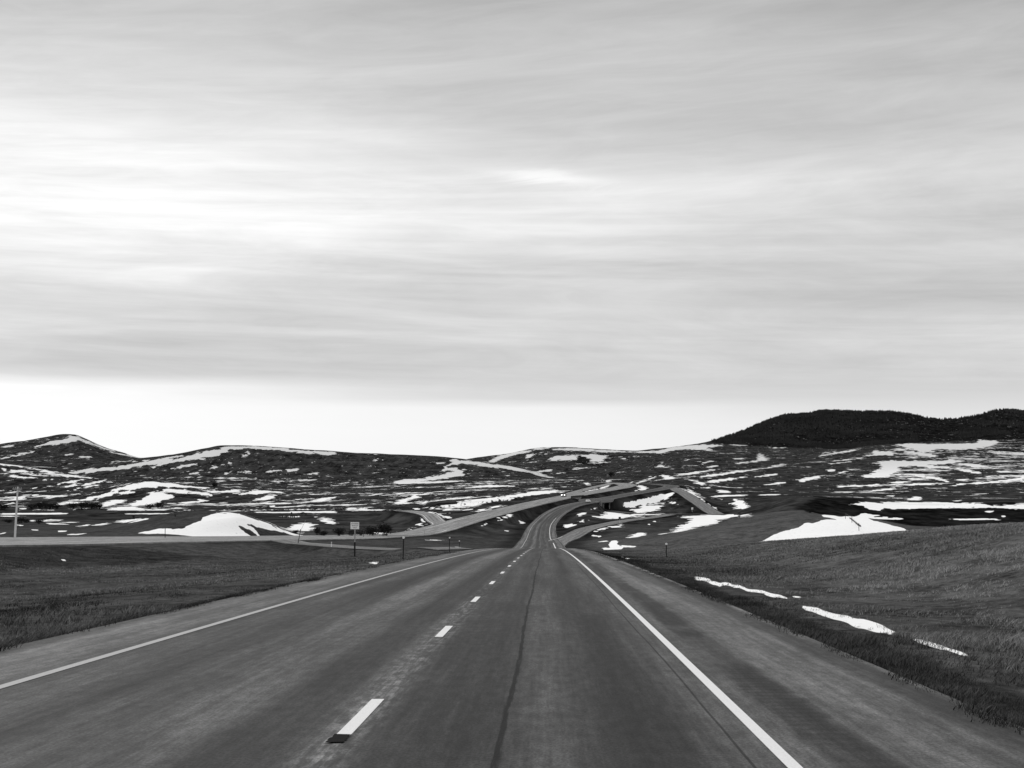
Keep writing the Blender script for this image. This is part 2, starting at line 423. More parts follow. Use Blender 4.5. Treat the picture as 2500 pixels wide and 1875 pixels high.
# ------------------------------------------------------------------ snow cover
CROPS = {'A': (0, 1030, 5.267), 'B': (400, 1060, 5.267), 'C': (1500, 1040, 4.424), 'D': (2000, 990, 4.424), 'E': (1300, 1130, 5.53), 'F': (960, 1150, 5.53),
         'J': (1180, 1050, 3.456), 'K': (640, 1000, 3.456), 'R': (1700, 1275, 2.765), 'G': (700, 1200, 5.53), 'O': (0, 0, 1.0)}
SNOW = [
 ('A',2700,3400,[[420,330,560,280,680,240,850,215,920,175,1000,190,1120,240,1350,330,1500,375,1380,365,1200,300,1100,270,1000,235,960,250,700,295,560,300,430,345],
   [1410,385,1700,430,1880,470,1800,470,1600,430,1420,395],[0,320,170,295,180,310,0,335],[140,440,250,410,420,380,430,395,230,440,140,450],[0,470,110,445,120,460,0,485],
   [1020,440,1160,440,1160,460,1020,465],[830,430,880,410,960,420,860,432],[450,550,640,515,640,530,460,556],[530,575,700,560,690,575,540,582]]),
 ('A',1600,1990,[[0,520,150,540,400,590,640,630,820,680,1050,700,1310,735,1000,715,800,700,640,660,430,605,200,570,0,550],[80,690,200,690,380,710,590,705,420,720,240,720,110,710],
   [0,600,200,625,420,655,640,680,420,668,200,640,0,620],[560,740,700,735,690,745,570,748]]),
 ('A',2080,2620,[[850,660,1150,600,1500,580,1900,500,2212,450,2212,500,1950,545,1550,615,1250,640,900,670],[1930,585,2212,500,2212,530,1960,590],[1490,520,1740,480,1740,490,1520,524]]),
 ('A',1100,1800,[[670,825,900,760,1100,740,1000,765,830,800,690,825],[770,840,1000,790,1000,805,840,840],[1000,830,1200,770,1430,735,1300,775,1080,825],[880,885,1250,805,1270,815,900,888],
   [1350,780,1590,740,1590,750,1400,782],[330,955,520,930,520,942,340,962],[1410,875,1700,810,1850,770,2000,770,2212,810,2212,840,2050,830,1830,845,1750,870,1420,885],
   [1000,1010,1250,950,1420,900,1760,895,1700,915,1450,930,1330,970,1180,1000],[650,1075,850,1025,1070,1020,1060,1035,850,1055,690,1080],[1240,1085,1370,1020,1480,1000,1640,1005,1500,1055,1380,1090],
   [1650,1060,1850,990,1930,920,2050,905,2212,950,2212,980,2080,1010,2000,1060,1850,1070,1700,1080],[410,855,490,838,480,850,420,862],[510,840,570,832,560,842],[20,1075,160,1035,170,1045,30,1082],[270,995,350,985,340,998]]),
 ('A',1000,1400,[[1320,1140,1500,1100,1700,1090,1860,1120,1840,1150,1600,1150,1400,1155],[250,1115,340,1108,330,1122,260,1124]]),
 ('A',820,1000,[[0,1174,880,1171,880,1188,0,1191],[1600,1180,2212,1172,2212,1185,1600,1188],[0,1205,120,1207,300,1212,140,1218,0,1216]]),
 ('A',340,900,[[370,1262,560,1265,700,1275,560,1282,380,1278],[560,1250,860,1262,700,1270],[800,1288,1080,1288,900,1298],[590,1300,800,1308,880,1318,640,1318],[990,1345,1150,1310,1130,1340,1000,1350],
   [1160,1335,1270,1310,1400,1300,1370,1320,1230,1335],[1480,1290,1600,1260,1740,1250,2010,1230,1900,1250,1740,1270,1600,1295],[210,1320,310,1330,290,1340,220,1330],[400,1380,500,1385,505,1398,430,1392],
   [760,1395,890,1400,870,1412,770,1415],[840,1470,960,1445,1180,1430,1100,1445,950,1468],[0,1440,90,1420,70,1435,0,1453]]),
 ('B',2280,2620,[[770,160,1200,155,1500,180,1900,215,2212,235,2212,262,2100,270,1950,250,1700,235,1500,210,1250,190,1000,188,840,200,780,240,600,290,420,325,200,350,0,385,0,345,250,300,500,230,700,190],
   [0,300,260,275,230,290,0,325]]),
 ('B',2080,2500,[[110,455,260,400,420,370,420,390,250,435,130,465],[540,440,720,400,800,375,860,372,740,410,600,445],[980,300,1060,270,1090,240,1070,210,1100,225,1110,260,1050,295],[300,510,470,480,460,495,340,515],
   [760,510,860,480,950,475,880,495,790,515],[1260,480,1450,460,1530,460,1500,475,1300,490],[1560,460,1700,440,1760,450,1600,490],[1650,495,1780,515,2030,490,2000,510,1780,525]]),
 ('A',340,500,[[1850,1418,1960,1410,2050,1405,2100,1380,2130,1365,2280,1350,2280,1490,2080,1485,2040,1455,1960,1428]]),
 ('B',340,500,[[0,1210,300,1215,420,1140,540,1110,560,1060,700,1015,800,1010,950,1025,1150,1070,1350,1130,1600,1230,1800,1300,1830,1330,0,1330]]),
 ('B',1000,1800,[[0,615,300,665,590,690,550,712,400,690,120,670,0,660],[0,700,220,715,330,740,600,770,620,795,400,775,150,745,0,730],[690,730,850,715,1010,708,920,745,760,745],
   [980,770,1100,740,1160,715,1350,730,1550,745,1500,760,1250,760,1000,780],[1130,850,1300,800,1450,780,1390,835,1260,840],[900,975,1500,965,2212,962,2212,975,900,980],[0,775,300,830,600,850,450,850,200,810,0,795],
   [190,880,470,855,640,855,460,875,200,895],[1880,860,2050,820,2212,800,2212,820,2080,860,1900,872],[1370,920,1440,915,1430,940,1380,938]]),
 ('B',700,1000,[[1100,1003,1500,995,2212,990,2212,1010,1400,1012]]),
 ('B',480,860,[[1990,1070,2080,1075,2212,1120,2212,1160,2120,1155,2040,1110],[1650,1160,1830,1140,1930,1140,1900,1190,1800,1210,1920,1205,1900,1245,1750,1245,1600,1220],[1900,1060,1970,1060,1960,1070],[1480,1050,1740,1055,1700,1068,1500,1062]]),
 ('F',850,1350,[[580,490,700,440,900,410,1200,370,1600,320,2000,270,2212,250,2212,280,2000,320,1700,345,1420,400,1200,450,960,490,700,500],[300,300,380,275,650,250,400,290,340,310],[270,310,370,350,200,400,60,420,100,385,240,350],
   [340,450,500,390,460,420,400,450],[0,430,160,400,200,420,60,450]]),
 ('F',660,1000,[[330,460,600,510,1150,520,900,530,600,520,400,490],[270,475,340,490,370,530,290,520],[390,545,550,570,780,575,560,580,640,600,790,640,750,650,600,610,450,565],[1090,570,1200,520,1400,470,1520,450,1400,490,1150,560]]),
 ('F',420,760,[[365,600,440,620,480,670,440,710,350,750,200,800,0,850,-250,862,-250,848,0,830,160,800,300,760,390,690,400,650],[1330,680,1500,600,1700,540,1860,500,1830,520,1700,570,1450,650,1340,685],[1190,740,1290,690,1270,720,1210,745],
   [1690,660,1790,690,1700,715],[1490,800,1570,805,1560,818]]),
 ('F',240,450,[[390,920,720,925,760,910,880,895,780,900,700,935,450,928],[600,1035,740,1030,760,1045,620,1048],[770,1025,850,1018,980,1045,900,1050,770,1048]]),
 ('F',1400,2100,[[1060,210,1300,185,1700,205,1400,215,1100,220],[0,160,150,100,400,85,700,55,800,20,900,40,800,80,500,110,150,160,0,175],[0,150,500,140,900,125,1000,135,500,165,0,175]]),
 ('J',2200,2480,[[0,275,100,290,250,300,420,350,600,405,540,400,420,370,250,325,0,300]]),
 ('K',2000,2500,[[1590,415,1750,435,2000,470,2212,510,2212,525,1900,480,1700,455,1600,470,1520,510,1640,480,1720,550,1500,590,1200,610,980,630,1300,590,1560,540,1620,510,1500,515,1600,450],[930,435,1000,405,960,430],[1460,450,1560,450,1500,460],[990,425,1070,418,1010,432]]),
 ('J',2500,3300,[[40,270,110,220,280,185,380,170,420,180,250,215,130,250,70,275],[400,155,540,145,600,150,440,165],[580,160,750,150,950,165,1240,180,1300,180,1050,190,1000,185,850,175,600,165],[540,250,620,220,780,205,790,250,620,255],
   [800,210,960,205,1040,215,1000,270,900,265,880,230],[360,205,450,195,370,245],[750,325,880,310,820,335],[1165,240,1205,238,1190,250]]),
 ('J',1700,2600,[[430,350,600,325,560,345,450,360],[530,370,800,350,700,365]]),
 ('C',2600,3400,[[120,280,470,270,620,230,850,205,1130,200,1180,215,1000,230,1050,260,1130,275,1000,260,750,250,600,270,510,300,450,290,150,285],[1200,195,1500,210,1300,212],[1640,225,1760,235,1900,228,1750,242],[1290,140,1370,120,1380,135,1300,145]]),
 ('C',2000,3000,[[1310,400,1550,370,1560,290,1600,310,1660,370,1500,390,1330,412],[1000,440,1100,420,1140,435,1020,450],[930,410,1000,380,1090,372,1000,400,940,420],[770,380,810,340,800,370],[1280,350,1390,345,1400,358,1300,360],
   [430,445,490,425,520,390,480,395,540,430,590,445]]),
 ('C',1300,2300,[[640,530,950,485,1160,460,1000,495,800,525,660,535],[880,550,1280,490,1640,450,1900,390,1890,410,1700,450,1400,490,1100,540,950,555],[1000,610,1060,585,1250,565,1480,545,1250,585,1080,612],
   [1500,550,1700,520,1760,510,1740,530,1550,552],[730,560,900,595,1040,655,960,640,820,590],[1590,640,1780,610,1890,605,1780,630],[1960,585,2100,550,2212,540,2212,560,2000,605],[500,530,580,535,660,565,540,580],[210,625,300,590,440,540,440,552,330,597,230,630]]),
 ('C',880,1400,[[1010,765,1200,745,1440,743,1400,755,1050,768],[1560,740,1800,735,1740,748,1570,748],[1270,780,1390,810,1420,850,1480,900,1290,900,1330,860,1250,845,1300,820],[1100,690,1230,700,1250,725,1130,722],[900,668,1040,660,1020,674],
   [650,655,850,710,950,790,1100,890,1070,900,950,830,850,750],[220,710,340,690,360,670,290,640,230,640,280,670,260,695,180,705]]),
 ('C',780,1080,[[790,830,860,890,920,925,860,900],[40,850,130,830,300,800,520,730,620,705,650,730,570,790,640,780,500,810,240,870,200,880,100,870],[180,900,320,870,480,850,540,870,400,930,250,940],[200,947,560,942,560,962,220,964]]),
 ('C',425,862,[[370,1240,450,1200,620,1160,720,1070,850,1010,700,975,900,965,1100,955,1470,950,1460,970,1300,980,1150,1010,1080,1050,850,1110,600,1190,430,1245],[110,1230,200,1190,220,1160,300,1155,350,1170,300,1200,180,1235]]),
 ('C',470,720,[[0,1085,100,1062,30,1095],[360,1060,390,1055,380,1075],[410,1030,450,1020,440,1040]]),
 ('C',150,430,[[1530,1255,1660,1205,1830,1145,1950,1100,2030,1050,2300,1005,2300,1300,2000,1290,1800,1270,1560,1268]]),
 ('D',165,430,[[20,1176,250,1195,420,1215,1010,1342,1010,1430,0,1430,0,1232,140,1225,30,1200]]),
 ('D',620,1000,[[370,1055,600,1040,850,1045,1050,1045,1500,1055,1830,1065,1830,1080,1950,1080,2212,1060,2400,1055,2400,1115,2212,1120,2060,1125,1880,1100,1500,1100,1200,1110,900,1115,600,1125,480,1095,400,1080]]),
 ('D',430,800,[[410,1185,480,1160,640,1190,560,1200,930,1225,820,1230,400,1215],[1360,1225,1900,1220,1920,1235,1500,1237],[1790,1140,1890,1140,1880,1155,1800,1150],[1910,1185,2030,1195,1990,1203]]),
 ('D',2100,3400,[[800,425,950,410,1200,415,1680,410,1740,370,1850,380,1920,375,1940,405,1850,440,1650,470,1450,480,1280,470,1200,490,1300,510,1100,500,1000,470,900,440],[560,490,640,490,800,500,810,535,600,540,440,545,600,525],
   [0,540,150,510,350,480,500,465,350,495,150,530,0,552],[850,490,1000,490,1300,540,1200,560,1000,520],[2080,100,2212,90,2212,125,2130,115],[1200,160,1300,155,1260,180,1200,175]]),
 ('D',1300,2500,[[540,625,700,600,800,595,1300,600,1400,580,1600,600,1400,630,1050,650,850,660,880,700,740,770,470,785,470,750,560,740,640,690,690,660,620,630],[1000,640,1250,650,1450,670,1200,680],[1490,625,1720,630,1850,670,1700,670,1520,640],
   [80,690,170,690,180,710,90,712],[100,630,350,600,330,612,120,635],[180,750,230,715,340,708,240,730],[1040,750,1300,780,1420,830,1380,830,1280,800,1050,770],[1470,680,1600,690,1760,730,1700,735,1500,700],[120,600,480,565,460,578,140,605]]),
 ('D',1000,1700,[[190,870,450,860,1000,845,1240,835,1240,855,900,860,500,872,200,880],[510,925,700,900,820,885,800,905,600,930],[1330,865,1420,880,1500,845,1900,820,2212,770,2400,750,2400,770,2212,795,1950,830,1550,855,1400,882],[120,930,400,930,330,940],
   [770,830,900,815,980,825,850,845],[1470,800,1620,790,1600,810,1500,812]]),
 ('D',860,1300,[[940,1015,1050,980,1100,990,1090,1022,1000,1025],[720,975,820,970,800,987],[1440,1030,1560,1020,1500,1035],[1640,955,1860,950,1700,962]]),
 ('R',18,160,[[0,365,140,398,270,436,430,472,600,512,635,530,500,512,280,454,0,392],[680,556,820,578,1000,628,1130,663,1345,745,1300,758,1150,738,1040,692,950,652,830,622,740,588],[1440,785,1650,830,1640,862,1560,838],[1680,850,1800,886,1790,905,1710,884],[2060,935,2110,940,2100,955],[640,500,700,500,680,514]]),
 ('E',600,960,[[430,830,580,825,590,845,440,890],[480,790,680,800,690,770,740,770,700,790],[590,700,740,650,720,690,640,725],[730,640,830,610,900,600,960,600,800,625],[850,740,960,700,1000,640,1100,650,1250,700,1500,720,1300,735,1150,760,1000,750],[780,715,900,725,880,740]]),
 ('E',520,740,[[770,925,1000,860,1230,830,1150,860,900,920,790,940],[810,965,960,995,940,1005,830,990]]),
 ('E',250,440,[[950,1080,1000,1040,1080,1075,1060,1110,1150,1150,1100,1200,960,1215,900,1190,860,1150,960,1150],[1130,1110,1350,1135,1300,1145,1170,1140]]),
 ('E',1050,1500,[[700,385,900,345,1040,290,1045,312,950,352,760,390],[610,220,700,250,780,290,740,300,640,250]]),
 ('E',100,260,[[1190,1265,1320,1290,1290,1300],[1600,1333,1670,1340,1640,1350],[1560,1370,1680,1385,1640,1392]]),
 ('O',20,140,[[144,1365,158,1367,156,1372],[250,1361,263,1359,258,1366],[355,1458,369,1451,360,1462],[785,1348,800,1346,812,1351,795,1352],[898,1375,925,1370,915,1378]]),
]
BARE = [
 ('B',340,500,[[990,1195,1060,1195,1150,1240,1220,1300,1235,1330,1170,1330,1130,1300,1050,1240],[1100,1150,1180,1165,1230,1200,1400,1225,1540,1245,1600,1285,1620,1330,1290,1330,1260,1300,1200,1220],[885,1178,960,1215,930,1205],[900,1250,985,1300,960,1302],
   [0,1185,150,1190,320,1212,200,1214,0,1207],[1040,1160,1085,1175,1070,1190]]),
 ('D',200,430,[[0,1196,60,1205,140,1222,0,1226]]),
 ('D',200,420,[[300,1215,318,1212,385,1275,445,1330,420,1330,350,1262]]),
]
rk = random.Random(12)                          # row of bare scars down the snowy cut bank
comb = []
for k_ in range(23):
    x_ = 640 + 56 * k_ + rk.uniform(-12, 12); yb_ = 505 - 0.128 * (x_ - 640); h_ = rk.uniform(36, 66) * (1 - 0.018 * k_); w2_ = rk.uniform(14, 26); sl_ = rk.uniform(-26, -6)
    comb.append([x_, yb_, x_ + sl_, yb_ - h_, x_ + sl_ + w2_ * .7, yb_ - h_ - 3, x_ + w2_, yb_])
BARE.append(('F', 850, 1350, comb))
# how densely the thin snow streaks lie: (crop, Ymin, Ymax, density, polygon)
DENS = [
 ('O',1900,3500,0.42,[-400,1060,2600,1060,2600,1200,-400,1200]),
 ('O',1000,2080,0.50,[-400,1100,2600,1100,2600,1260,-400,1260]),
 ('O',1150,2300,0.54,[400,1165,1200,1165,1200,1250,400,1250]),
 ('O',850,1250,0.60,[250,1205,1000,1200,1000,1252,250,1252]),
 ('O',500,880,0.26,[-400,1240,1000,1240,1000,1320,-400,1320]),
 ('O',600,1000,0.30,[1380,1225,1760,1225,1760,1275,1380,1275]),
 ('O',3300,5000,0.06,[1500,990,2600,990,2600,1100,1500,1100]),
 ('O',1250,3300,0.66,[2180,1080,2600,1080,2600,1180,2180,1180]),
 ('O',1200,2300,0.40,[1500,1150,2050,1120,2050,1200,1500,1200]),
 ('O',900,1250,0.44,[2000,1190,2600,1190,2600,1228,2000,1228]),
 ('O',2250,2560,0.20,[500,1095,1130,1115,1130,1150,500,1130]),
 ('O',2750,3300,0.25,[60,1085,250,1085,300,1150,60,1150]),
 ('O',440,800,0.16,[1850,1235,2600,1225,2600,1300,1850,1300]),
]
# darkened ground, brush in places, slope shade put into the colour in others: (crop, Ymin, Ymax, amount, polygon)
DARK = [
 ('O',3150,5000,0.85,[1725,1083,1760,1070,1790,1055,1830,1030,1880,1000,2600,980,2600,1068,2450,1074,2300,1078,2160,1084,2050,1097,1900,1092,1760,1086]),
 ('O',430,1000,0.85,[1945,1240,2010,1210,2100,1215,2120,1226,2600,1226,2600,1300,1990,1300,1960,1260]),  # ground darkened behind the right-hand crest
 ('O',2500,3300,0.7,[1410,1110,1500,1112,1470,1140,1400,1132]),
 ('O',600,1010,0.75,[1470,1232,1490,1232,1560,1252,1620,1255,1540,1257,1500,1250]),  # shade of the crossroad cut put into the ground colour
 ('D',2000,3300,0.8,[1300,480,1380,480,1430,505,1350,525,1290,500]),
 ('O',2450,3600,0.55,[2410,1080,2600,1070,2600,1110,2430,1105]),
 ('O',90,190,0.5,[-300,1330,60,1333,720,1320,700,1345,300,1380,-300,1400]),  # shade of the westbound embankment painted into the grass tone
]
PX, PY = to_px(GX, np.maximum(GY, 5.0), GZ)
WOB = 1.0 / np.maximum(GY, 20.0) * F          # photo pixels per metre
fe = np.clip(GY / 260.0, 0.06, 1.6) * np.where(GY < 200, 0.4, 1.0)             # drift edges are frayed at a scale that grows with the drift
nx1 = 1.5 * fbm(GX / (18.0 * fe), GY / (3.0 * fe), 4, 51, 0.7); ny1 = 1.5 * fbm(GX / (4.5 * fe) + 91, GY / (6.0 * fe) + 17, 4, 77, 0.65)
def in_poly(crop, y0, y1, poly, wob=1.0):
    ox, oy, s = CROPS[crop]
    p = np.array(poly, float).reshape(-1, 2) / s + np.array([ox, oy])
    r0, r1 = np.searchsorted(rows, y0), np.searchsorted(rows, y1)
    sx = PX[r0:r1]; sy = PY[r0:r1]
    hgt = np.ptp(p[:, 1])
    ax = np.clip(4.0 * WOB[r0:r1], 12.0, 26.0) * wob
    ay = np.minimum(ax * 0.24, 0.22 * hgt)
    ax = np.minimum(ax, 0.35 * np.ptp(p[:, 0]))
    sel = (sx > p[:, 0].min() - 14) & (sx < p[:, 0].max() + 14) & (sy > p[:, 1].min() - 6) & (sy < p[:, 1].max() + 6)
    idx = np.nonzero(sel)
    if len(idx[0]) == 0:
        return None
    qx = sx[idx] + ax[idx] * nx1[r0:r1][idx]; qy = sy[idx] + ay[idx] * ny1[r0:r1][idx]
    ins = np.zeros(len(qx), bool)
    n = len(p)
    for i in range(n):
        xa, ya = p[i]; xb, yb = p[(i + 1) % n]
        if ya == yb:
            continue
        c = ((ya > qy) != (yb > qy)) & (qx < (xb - xa) * (qy - ya) / (yb - ya) + xa)
        ins ^= c
    return (idx[0] + r0, idx[1]), ins
SN = np.zeros(GX.shape, np.float32); DN = np.zeros(GX.shape, np.float32); DK = np.zeros(GX.shape, np.float32)
for crop, y0, y1, polys in SNOW:
    for p_ in polys:
        r_ = in_poly(crop, y0, y1, p_)
        if r_:
            SN[r_[0][0][r_[1]], r_[0][1][r_[1]]] = 1.0
for crop, y0, y1, polys in BARE:
    for p_ in polys:
        r_ = in_poly(crop, y0, y1, p_, 0.35 if crop == 'F' else 1.0)
        if r_:
            SN[r_[0][0][r_[1]], r_[0][1][r_[1]]] = 0.0
for crop, y0, y1, v_, p_ in DENS:
    r_ = in_poly(crop, y0, y1, p_, 2.0)
    if r_:
        DN[r_[0][0][r_[1]], r_[0][1][r_[1]]] = v_
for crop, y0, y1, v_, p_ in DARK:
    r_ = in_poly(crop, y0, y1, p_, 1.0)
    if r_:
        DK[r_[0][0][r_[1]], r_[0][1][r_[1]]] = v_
def blur(a, n=1):
    for _ in range(n):
        a = 0.25 * np.roll(a, 1, 0) + 0.5 * a + 0.25 * np.roll(a, -1, 0)
        a = 0.25 * np.roll(a, 1, 1) + 0.5 * a + 0.25 * np.roll(a, -1, 1)
    return a
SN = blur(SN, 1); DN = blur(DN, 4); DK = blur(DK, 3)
clear = sstep(ROADD, 0.8, 3.0)
SN = SN * sstep(ROADD, 0.4, 1.0)
DN = DN * sstep(ROADD, 2.0, 9.0)
# thin strip of coarse dark weeds along the near pavement edges; farther verges carry embankment shade as darker colour
VERGE = ((1 - sstep(np.abs(ROADD - 0.6), 0.3, 1.0)) * (GY < 260) + 0.8 * (1 - sstep(ROADD, 2.0, 7.0)) * (ROADD > 0.3) * (GY >= 260)).astype(np.float32)

# ------------------------------------------------------------------ materials
def mat(name):
    m = bpy.data.materials.new(name)
    m.use_nodes = True
    return m, NT(m.node_tree)
def grey(g, v):
    nd = g.n('ShaderNodeCombineColor')
    for i in range(3):
        g.put(nd.inputs[i], v)
    return nd.outputs[0]
def finish(g, base, rough=0.9, spec=0.2, bump=None, bstr=0.3, bdist=0.1):
    b = g.n('ShaderNodeBsdfPrincipled')
    g.l(base, b.inputs['Base Color'])
    g.put(b.inputs['Roughness'], rough)
    b.inputs['Specular IOR Level'].default_value = spec
    if bump is not None:
        bp = g.n('ShaderNodeBump')
        bp.inputs['Strength'].default_value = bstr
        bp.inputs['Distance'].default_value = bdist
        g.l(bump, bp.inputs['Height'])
        g.l(bp.outputs[0], b.inputs['Normal'])
    o = g.n('ShaderNodeOutputMaterial')
    g.l(b.outputs[0], o.inputs[0])
    return b
def simple(name, v, rough=0.6, spec=0.3, nscale=6.0, namp=0.25, metal=0.0):
    m, g = mat(name)
    tc = g.n('ShaderNodeTexCoord')
    n = g.noise(tc.outputs['Object'], nscale, 4, 0.6)
    k = g.m('MULTIPLY_ADD', n, 2 * namp, 1 - namp)
    b = finish(g, grey(g, g.m('MULTIPLY', k, v)), rough, spec)
    b.inputs['Metallic'].default_value = metal
    return m

def ground_material():
    m, g = mat("grass_and_snow")
    geo = g.n('ShaderNodeNewGeometry')
    sp = g.n('ShaderNodeSeparateXYZ'); g.l(geo.outputs['Position'], sp.inputs[0])
    x, y, z = sp.outputs
    def attr(nm):
        a = g.n('ShaderNodeAttribute'); a.attribute_name = nm
        return a.outputs['Fac']
    sn, dn, dk, vg = attr('snow'), attr('streak'), attr('brush_shade'), attr('verge')
    pos = geo.outputs['Position']
    # bare ground: dead grass mottled at several sizes
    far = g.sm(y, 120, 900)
    n1 = g.noise(g.xyz(g.m('MULTIPLY', x, 0.55), g.m('MULTIPLY', y, 0.30), z), 1.0, 5, 0.62)
    n2 = g.noise(g.xyz(g.m('MULTIPLY', x, 3.2), g.m('MULTIPLY', y, 1.9), z), 1.0, 5, 0.68, 0.4)
    n3 = g.noise(g.xyz(g.m('MULTIPLY', x, 0.05), g.m('MULTIPLY', y, 0.025), 0.0), 1.0, 4, 0.55)
    n4 = g.noise(g.xyz(g.m('MULTIPLY', x, 0.16), g.m('MULTIPLY', y, 0.055), 4.0), 1.0, 5, 0.62)
    nearv = g.m('ADD', g.m('MULTIPLY', g.sm(n1, 0.32, 0.70), 0.5), g.m('MULTIPLY', g.sm(n2, 0.30, 0.72), 0.5))
    farv = g.m('ADD', g.m('MULTIPLY', g.sm(n3, 0.36, 0.64), 0.5), g.m('MULTIPLY', g.sm(n4, 0.36, 0.66), 0.5))
    v = g.mix(far, nearv, farv)
    alb = g.mix(v, 0.012, 0.118)
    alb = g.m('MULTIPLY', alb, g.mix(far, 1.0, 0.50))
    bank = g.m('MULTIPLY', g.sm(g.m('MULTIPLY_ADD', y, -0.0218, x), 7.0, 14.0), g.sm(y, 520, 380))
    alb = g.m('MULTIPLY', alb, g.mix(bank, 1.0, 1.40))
    tuft = g.sm(n4, 0.40, 0.60)
    alb = g.m('MULTIPLY', alb, g.mix(dk, 1.0, g.mix(tuft, 0.08, 0.24)))  # brush tone and painted slope shade both darken the albedo here
    alb = g.m('MULTIPLY', alb, g.mix(vg, 1.0, 0.42))  # weeds close by, painted embankment shade farther off
    # snow: solid drifts plus wind-laid streaks
    s1 = g.noise(g.xyz(g.m('MULTIPLY', x, 0.017), g.m('MULTIPLY', y, 0.012), g.m('MULTIPLY', z, 0.10)), 1.0, 6, 0.66, 0.25)
    s2 = g.noise(g.xyz(g.m('MULTIPLY', x, 0.11), g.m('MULTIPLY', y, 0.048), g.m('MULTIPLY', z, 0.30)), 1.0, 6, 0.68)
    sv = g.m('ADD', g.m('MULTIPLY', s1, 0.55), g.m('MULTIPLY', s2, 0.45))
    th = g.m('MULTIPLY_ADD', dn, -0.235, 0.668)
    strk = g.m('MULTIPLY', g.sm(sv, th, g.m('ADD', th, 0.040)), g.sm(dn, 0.02, 0.10))
    ed = g.noise(g.xyz(g.m('MULTIPLY', x, 0.6), g.m('MULTIPLY', y, 0.22), z), 1.0, 4, 0.65)
    solid = g.sm(g.m('ADD', sn, g.m('ADD', g.m('MULTIPLY', g.m('SUBTRACT', ed, 0.5), 0.9), g.m('MULTIPLY', g.m('SUBTRACT', s2, 0.5), g.mix(g.sm(y, 700, 1600), 0.0, 2.6)))), 0.37, 0.55)
    snow = g.m('MAXIMUM', strk, solid)
    sa = g.m('MULTIPLY_ADD', g.noise(g.xyz(g.m('MULTIPLY', x, 0.09), g.m('MULTIPLY', y, 0.05), z), 1.0, 4, 0.6), 0.10, 0.80)
    sa = g.m('MULTIPLY', sa, g.sm(y, 1500, 2400, 1.0, 0.70))  # far snow greyed: shade of the facing hill slopes put into its colour
    thin = g.sm(g.noise(g.xyz(g.m('MULTIPLY', x, 1.4), g.m('MULTIPLY', y, 0.7), z), 1.0, 5, 0.7), 0.56, 0.72, 1.0, 0.72)
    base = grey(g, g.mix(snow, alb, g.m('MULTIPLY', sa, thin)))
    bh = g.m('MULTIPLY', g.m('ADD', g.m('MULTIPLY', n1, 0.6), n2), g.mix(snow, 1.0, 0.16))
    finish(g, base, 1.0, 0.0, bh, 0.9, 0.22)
    return m
M_GROUND = ground_material()

